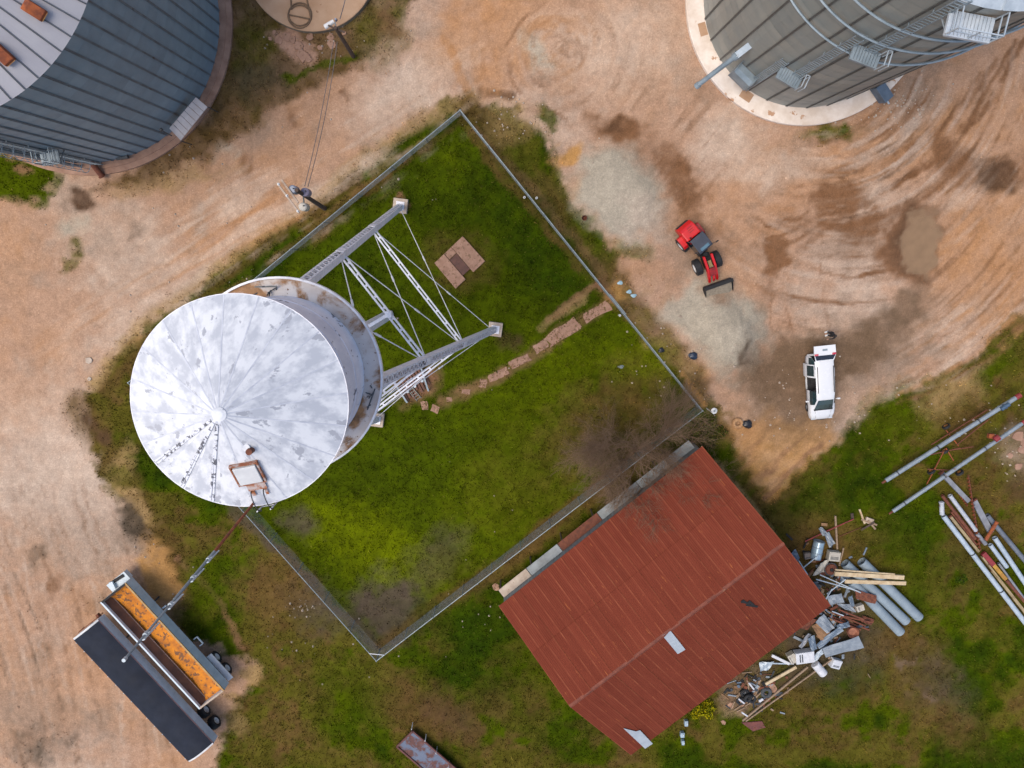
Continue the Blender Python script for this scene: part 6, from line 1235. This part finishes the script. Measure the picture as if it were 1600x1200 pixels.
S = [('1282 880 1296 873 1290 893 1270 900', .55, CRM, 'beige panel below the pale blue drum'), ('1292 932 1315 927 1319 941 1297 945', .85, ZN, 'pale zinc panel close to the east barn corner'), ('1336 921 1370 931 1368 944 1338 936', .95, M['rust'], 'brown rusty panel lying on the culvert pipes'), ('1274 972 1287 959 1304 981 1292 990', .7, ZN, 'tilted zinc panel touching the south barn eave'),
     ('1268 978 1280 973 1298 989 1283 1002', .6, BRN, 'brown plywood board under the tilted zinc panel'), ('1285 1013 1342 994 1350 1012 1290 1027', .75, ZN, 'largest zinc panel at the outer edge of the scrap heap'), ('1275 1007 1312 978 1318 985 1280 1014', .6, ZB_, 'long slate strip between the plywood and the largest panel'), ('1262 998 1272 992 1277 1014 1268 1018', .8, ZB_, 'upright slate sheet behind the white freezer'),
     ('1307 977 1326 971 1328 979 1310 985', .7, ZB_, 'small slate sheet above the copper brown tub'), ('1270 1027 1284 1013 1287 1021 1274 1034', .65, M['galv_lt'], 'curled bright sheet between the freezer and the largest panel'), ('1248 1010 1263 989 1268 992 1253 1014', .75, PG, 'grey duct cover leaning behind the white freezer'), ('1325 934 1332 930 1335 948 1330 947', 1.0, ZB_, 'narrow blue sheet standing between zinc panels'),
     ('1306 943 1330 944 1338 957 1320 952', .8, ZN, 'crumpled zinc strip east of the barn corner'), ('1250 963 1276 968 1262 985 1246 980', .5, M['rust'], 'rusty sheet slipping under the barn eave'), ('1186 1035 1210 1034 1200 1047 1188 1049', .25, M['galv_lt'], 'crumpled foil sheet below the south eave'), ('1283 990 1300 988 1298 1000 1284 1003', .45, BRN, 'brown board scrap under the slate strip'), ('1316 898 1336 905 1330 914 1312 908', .5, ZB_, 'slate sheet under the pale timber beams'),
     ('1232 868 1243 858 1250 872 1240 884', .4, ZB_, 'dark slate sheet beside the ridge end of the barn'), ('1262 905 1284 915 1276 928 1258 916', .45, M['seam'], 'dark steel sheet tucked under the barn eave corner'), ('1348 962 1366 968 1362 977 1346 972', .35, M['rust'], 'rusty sheet at the foot of the culvert pipes')]
for s_, z, mt_, lab in S: v = list(map(float, s_.split())); cut('metal_sheet' if 'board' not in lab else 'wooden_board', list(zip(v[::2], v[1::2])), [z, z + random.uniform(-.2, .15), z + random.uniform(-.2, .1), z], .025, mt_, lab, 'metal sheet' if 'board' not in lab else 'board')
B = [(1281, 898, 1345, 926, 'grey steel bar crossing the scrap north to south'), (1275, 905, 1336, 922, 'second grey steel bar crossing the scrap'), (1292, 928, 1321, 905, 'short grey bar tying the crossed bars'), (1254, 888, 1278, 868, 'pale bar beside the small brown case'), (1248, 876, 1262, 898, 'pale bar touching the barn gable'), (1300, 955, 1318, 962, 'curved pale bar among the rusty rods'), (1288, 940, 1300, 920, 'thin pale bar near the zinc panel')]
for u0, v0, u1, v1, lab in B: stick('steel_bar', u0, v0, u1, v1, .08, .07, random.uniform(.8, 1.1), random.uniform(.8, 1.1), M['galv_lt'], lab, 'steel bar')
Rr = [(1296, 962, 1358, 984, 'lowest'), (1300, 956, 1352, 978, 'second lowest'), (1308, 960, 1360, 972, 'third lowest'), (1302, 968, 1345, 984, 'fourth lowest'), (1310, 952, 1350, 968, 'topmost')]
for i, (u0, v0, u1, v1, w_) in enumerate(Rr): stick('rusty_rail', u0, v0, u1, v1, .13, .12, .2 + .12 * i, .2 + .12 * i, M['rust'], w_ + ' rusty rail in the bundle south of the culvert pipes', 'steel rail')
stick('white_channel', 1206, 1024, 1233, 1037, .22, .14, .4, .4, ENW, 'short white channel left of the freezer', 'channel'); stick('white_channel', 1190, 1036, 1240, 1037, .1, .1, .25, .3, PB, 'thin blue white channel left of the freezer', 'channel'); stick('timber_beam', 1196, 1069, 1244, 1042, .24, .12, .25, .35, LUM, 'pale plank pointing from the freezer to the tyre', 'timber')
stick('timber_beam', 1160, 1126, 1262, 1042, .14, .14, .15, .2, M['wood'], 'long grey timber edging the scrap heap, inner of two', 'timber'); stick('timber_beam', 1165, 1127, 1300, 1030, .1, .1, .15, .45, M['wood'], 'long grey timber edging the scrap heap, outer of two', 'timber'); stick('timber_beam', 1186, 1096, 1192, 1092, .2, .1, .2, .2, ENW, 'small white block by the long grey timbers', 'timber')
tyre(1196.5, 1081, .33, .15, mat('grey_worn_rubber', (84, 88, 90), (60, 62, 64), 5, .8), 'large grey tyre lying flat beside the long timbers', group=G)
for (u, v, z, a, b), lab in zip(((1163, 1082, 0, 8, 5), (1174, 1090, 0, -10, 12), (1157, 1094, 0, 14, -8), (1167, 1087, .24, 18, 14)), ('back tyre in the black tyre heap', 'right tyre in the black tyre heap', 'front tyre in the black tyre heap', 'tyre on top of the black tyre heap')): tyre(u, v, .27, .13, M['black'], lab, z, Matrix.Rotation(R(a), 3, 'X') @ Matrix.Rotation(R(b), 3, 'Y'), G)
for (u0, v0, u1, v1), lab in (((1170, 1067, 1178, 1077), 'white stick leaning behind the tyre heap'), ((1154, 1092, 1163, 1099), 'white stick in front of the tyre heap'), ((1159, 1113, 1168, 1119), 'white block below the tyre heap')): stick('white_stick', u0, v0, u1, v1, .12, .08, .5, .35, ENW, lab, 'stick')
for i in range(9): u, v = 1142 + i * 4.5, 1108 - i * 3 + (i % 3) * 5; stick('wood_scrap', u, v, u + random.uniform(5, 14), v - random.uniform(4, 12), .08, .05, .1, .15, M['wood'], 'split wood scrap below the tyre heap', 'wood scrap')
slab_px('rusty_plate', ((1158, 1128), (1190, 1126), (1196, 1136), (1176, 1142)), .1, mat('maroon_plate', (132, 74, 64), (106, 60, 54), 2, .8), 'maroon rusty plate lying below the timbers', 'metal plate', G)
for i, (u, v, a, l, lab) in enumerate(((1347, 807, 70, 24, 'pale upright board in the scrap lumber'), (1358, 816, 20, 26, 'grey board lying flat in the scrap lumber'), (1362, 820, 50, 18, 'short board at the right of the scrap lumber'), (1356, 822, -30, 24, 'dark board under the scrap lumber'))): c_, s_ = math.cos(R(a)) * l / 2, math.sin(R(a)) * l / 2; stick('scrap_board', u - c_, v - s_, u + c_, v + s_, .14, .06, .1 + .06 * i, .12 + .06 * i, (LUM, M['wood'], M['wood'], M['wood_dk'])[i], lab, 'board')
slab_px('stone_block', rect(1357, 813, 12, 9, 20), .2, M['conc'], 'white stone block in the scrap lumber', 'stone'); 
for (u, v, w_, h_), lab in (((1071, 1127, 6, 10), 'pale plastic can touching the south barn eave'), ((1065, 1145, 7, 9), 'square pale blue can in the grass by the barn'), ((1066, 1157, 5, 8), 'lowest pale can in the grass by the barn')):
    c = at(u, v); t = thing('plastic_can', lab, 'can', c, group='plastic cans by the barn'); MB().box((0, 0, .2), (w_ / 21, h_ / 21, .4)).build('body', mat('pale_blue_can', (184, 204, 216), (160, 182, 198), 3, .5) if 'pale_blue_can' not in bpy.data.materials else bpy.data.materials['pale_blue_can'], t, bevel=.04); MB().cyl((.05, .05, .39), (.05, .05, .46), .05, n=10).build('lid', M['white'], t)
# small mixed bits between the big pieces
def bits(seed, n):
    r = random.Random(seed); ms = [M['rust'], ZB_, BRN, ZN, M['dark'], M['wood'], M['seam']]; mbs = [MB() for _ in ms]
    for _ in range(n):
        t = r.random(); u, v = (r.gauss(1290, 30), r.gauss(945, 40)) if t < .7 else (r.gauss(1178, 20), r.gauss(1078, 16)); q = at(u, v); rel = q - BC
        if abs(rel.dot(BE1)) < BL / 2 - .2 and abs(rel.dot(BE2)) < hw - .2: continue
        rot = Matrix.Rotation(r.uniform(0, 6.28), 3, 'Z') @ Matrix.Rotation(r.uniform(-.5, .5), 3, 'X'); k = r.randrange(len(ms)); mbs[k].box(q + Vector((0, 0, r.uniform(.02, .35 if t < .7 else .12))), (r.uniform(.15, .9), r.uniform(.04, .25), r.uniform(.02, .1)), rot)
    for mb, mt_ in zip(mbs, ms): tag(mb.build('scrap_bits', mt_), 'small splinters and offcuts filling the scrap heap, ' + mt_.name.replace('_', ' '), 'scrap', kind='stuff')
bits(12, 330)

# ================================================================== rusty flat trailer at the bottom edge
ft = thing('flat_trailer', 'low flat trailer with peeling blue and rusty deck cut by the bottom edge', 'trailer', at(680, 1195)); g = Vector(ft.location); W_, N_ = P(620, 1166, .55), P(645, 1142, .55); e = N_ - W_; dl = Vector((e.y, -e.x, 0)).normalized(); 
if dl.y > 0: dl = -dl
LT = 6.5; q = [W_, N_, N_ + dl * LT, W_ + dl * LT]; m = MB(g); m.add([p for p in q] + [p - Vector((0, 0, .12)) for p in q], [(0, 1, 2, 3), (7, 6, 5, 4), (0, 4, 5, 1), (1, 5, 6, 2), (2, 6, 7, 3), (3, 7, 4, 0)]); m.build('deck', mat('peeling_blue_deck', (98, 110, 132), (108, 118, 138), 1.2, .6, rust=((118, 68, 58), .46, 1.0)), ft)
for a, b in ((q[0], q[1]), (q[1], q[2]), (q[0], q[3])): MB(g).bar(a + Vector((0, 0, .03)), b + Vector((0, 0, .03)), .12, .16).build('side_rail', mat('rust_pink_rail', (122, 74, 68), (96, 58, 52), 3, .8) if 'rust_pink_rail' not in bpy.data.materials else bpy.data.materials['rust_pink_rail'], ft)
for s in (.25, .75): c = q[0].lerp(q[1], s) + dl * 4.6 - g; w_ = wheel(ft, (c.x, c.y, .24), .25, .2, M['rim_g']); w_.rotation_euler = (0, 0, math.atan2(dl.y, dl.x))
for i, (u, v) in enumerate(((647, 1137), (668, 1155), (685, 1175), (704, 1197))):
    b_ = at(u - 2, v - 8); t_ = P(u - 4, v + 2, 1.25); m = MB(b_); m.tube([b_ - Vector((0, 0, .1)), b_ + Vector((0, 0, 1.0)), t_], .035, 6); tag(m.build('fence_stake', M['white'], loc=b_), ('first', 'second', 'third', 'fourth')[i] + ' bent white stake from the top beside the flat trailer', 'stake', 'white stakes by the flat trailer')

# ================================================================== bare tree, shrubs
def tube3(arr_v, arr_f, a, b, r0, r1):
    d = (b - a); L_ = d.length
    if L_ < 1e-4: return
    d /= L_; x = d.cross(Vector((0, 0, 1)) if abs(d.z) < .9 else Vector((1, 0, 0))).normalized(); y = x.cross(d); k = len(arr_v)
    for p, r in ((a, r0), (b, r1)):
        for t in (0, 2.094, 4.189): arr_v.append(p + (x * math.cos(t) + y * math.sin(t)) * r)
    arr_f.extend([(k, k + 1, k + 4, k + 3), (k + 1, k + 2, k + 5, k + 4), (k + 2, k, k + 3, k + 5)])
def bare_tree(base, label, height_, spread, nstem, seed):
    r = random.Random(seed); t = thing('bare_tree', label, 'tree', base); v, f, tv, tf = [], [], [], []
    def grow(p, d, L_, rad, lev):
        n = 4; q = p
        for i in range(n):
            d = (d + Vector((r.gauss(0, .10), r.gauss(0, .10), r.gauss(.0, .06)))).normalized(); e = q + d * L_ / n; r0, r1 = rad * (1 - .16 * i), rad * (1 - .16 * (i + 1))
            tube3(v if lev < 2 else tv, f if lev < 2 else tf, q, e, r0, r1); q = e
            if lev < 4:
                for _ in range((2, 3, 2, 2)[lev] if i else 1):
                    ax = Vector((r.gauss(0, 1), r.gauss(0, 1), r.gauss(0, .7))).normalized(); nd = (d + ax * r.uniform(.45, .85)).normalized(); nd.z = max(nd.z, -.05); grow(q, nd, L_ * r.uniform(.46, .72), max(rad * .46, .0042), lev + 1)
    for k in range(nstem):
        a = 6.28 * k / nstem + r.uniform(-.3, .3); d = Vector((math.cos(a) * spread, math.sin(a) * spread, 1)).normalized(); grow(Vector((math.cos(a) * .12, math.sin(a) * .12, -.05)), d, height_ * r.uniform(.5, .62), .075, 0)
    tw = mat('twig_bark', (154, 122, 94), (122, 96, 74), 3, .9); m = MB(); m.v, m.f = v, f; m.build('trunk', tw, t)
    me = np_mesh('crown', np.array([tuple(p) for p in tv]), np.array(tf), tw, None, 4); tag(inst('crown', me, t), kind='stuff')
bare_tree(at(997, 703), 'leafless brown tree spreading over the fence and the barn roof', 6.4, 1.0, 9, 5)
def leaf_mass(name, base, rx, ry, rz_, n, size, cols, label, cat, seed, flow=None):
    r = np.random.default_rng(seed); t = thing(name, label, cat, base); d = r.normal(0, 1, (n, 3)); d /= np.linalg.norm(d, axis=1)[:, None]; rad = r.uniform(.35, 1, n) ** .5 * (1 + .35 * np.sin(d[:, 0] * 5 + seed) * np.cos(d[:, 1] * 4)); p = d * rad[:, None] * np.array([rx, ry, rz_]); p[:, 2] = np.abs(p[:, 2]) + .03
    a = r.normal(0, 1, (n, 3)); b = r.normal(0, 1, (n, 3)); a /= np.linalg.norm(a, axis=1)[:, None]; b /= np.linalg.norm(b, axis=1)[:, None]; s = (size * r.uniform(.6, 1.4, n))[:, None]
    co = np.stack([p - a * s, p + b * s * .6, p + a * s, p - b * s * .6], 1).reshape(-1, 3); cc = np.array([lin(c) for c in cols])[r.integers(0, len(cols), n)] * r.uniform(.7, 1.3, (n, 1)); cc = np.concatenate([np.repeat(cc, 4, 0), np.ones((n * 4, 1))], -1)
    me = np_mesh('foliage', co, np.arange(n * 4).reshape(-1, 4), attr_mat(name + '_leaves', .7), dict(tint=('FLOAT_COLOR', cc)), 4); tag(inst('foliage', me, t), kind='stuff')
    m = MB(); rr = random.Random(seed)
    for _ in range(12): e = Vector((rr.uniform(-rx, rx) * .7, rr.uniform(-ry, ry) * .7, rr.uniform(.4, .9) * rz_)); m.cyl((0, 0, -.05), e, .02, .008, 5)
    m.build('stem', M['wood_dk'], t)
leaf_mass('green_shrub', at(1098, 674), 1.5, 1.2, .9, 2600, .09, ((70, 84, 22), (92, 96, 34), (54, 66, 20), (110, 96, 46)), 'low olive green shrub between the fence corner and the barn', 'shrub', 3)
leaf_mass('flowering_shrub', at(1097, 1106), 1.0, .8, .8, 2200, .08, ((176, 164, 20), (140, 140, 24), (82, 92, 22), (196, 180, 30)), 'yellow flowering shrub against the south side of the barn', 'shrub', 8)
leaf_mass('green_shrub', at(1500, 905), .5, .4, .3, 300, .07, ((60, 84, 18), (84, 98, 24)), 'small green weed bush beside the longest pale pipe', 'shrub', 9)
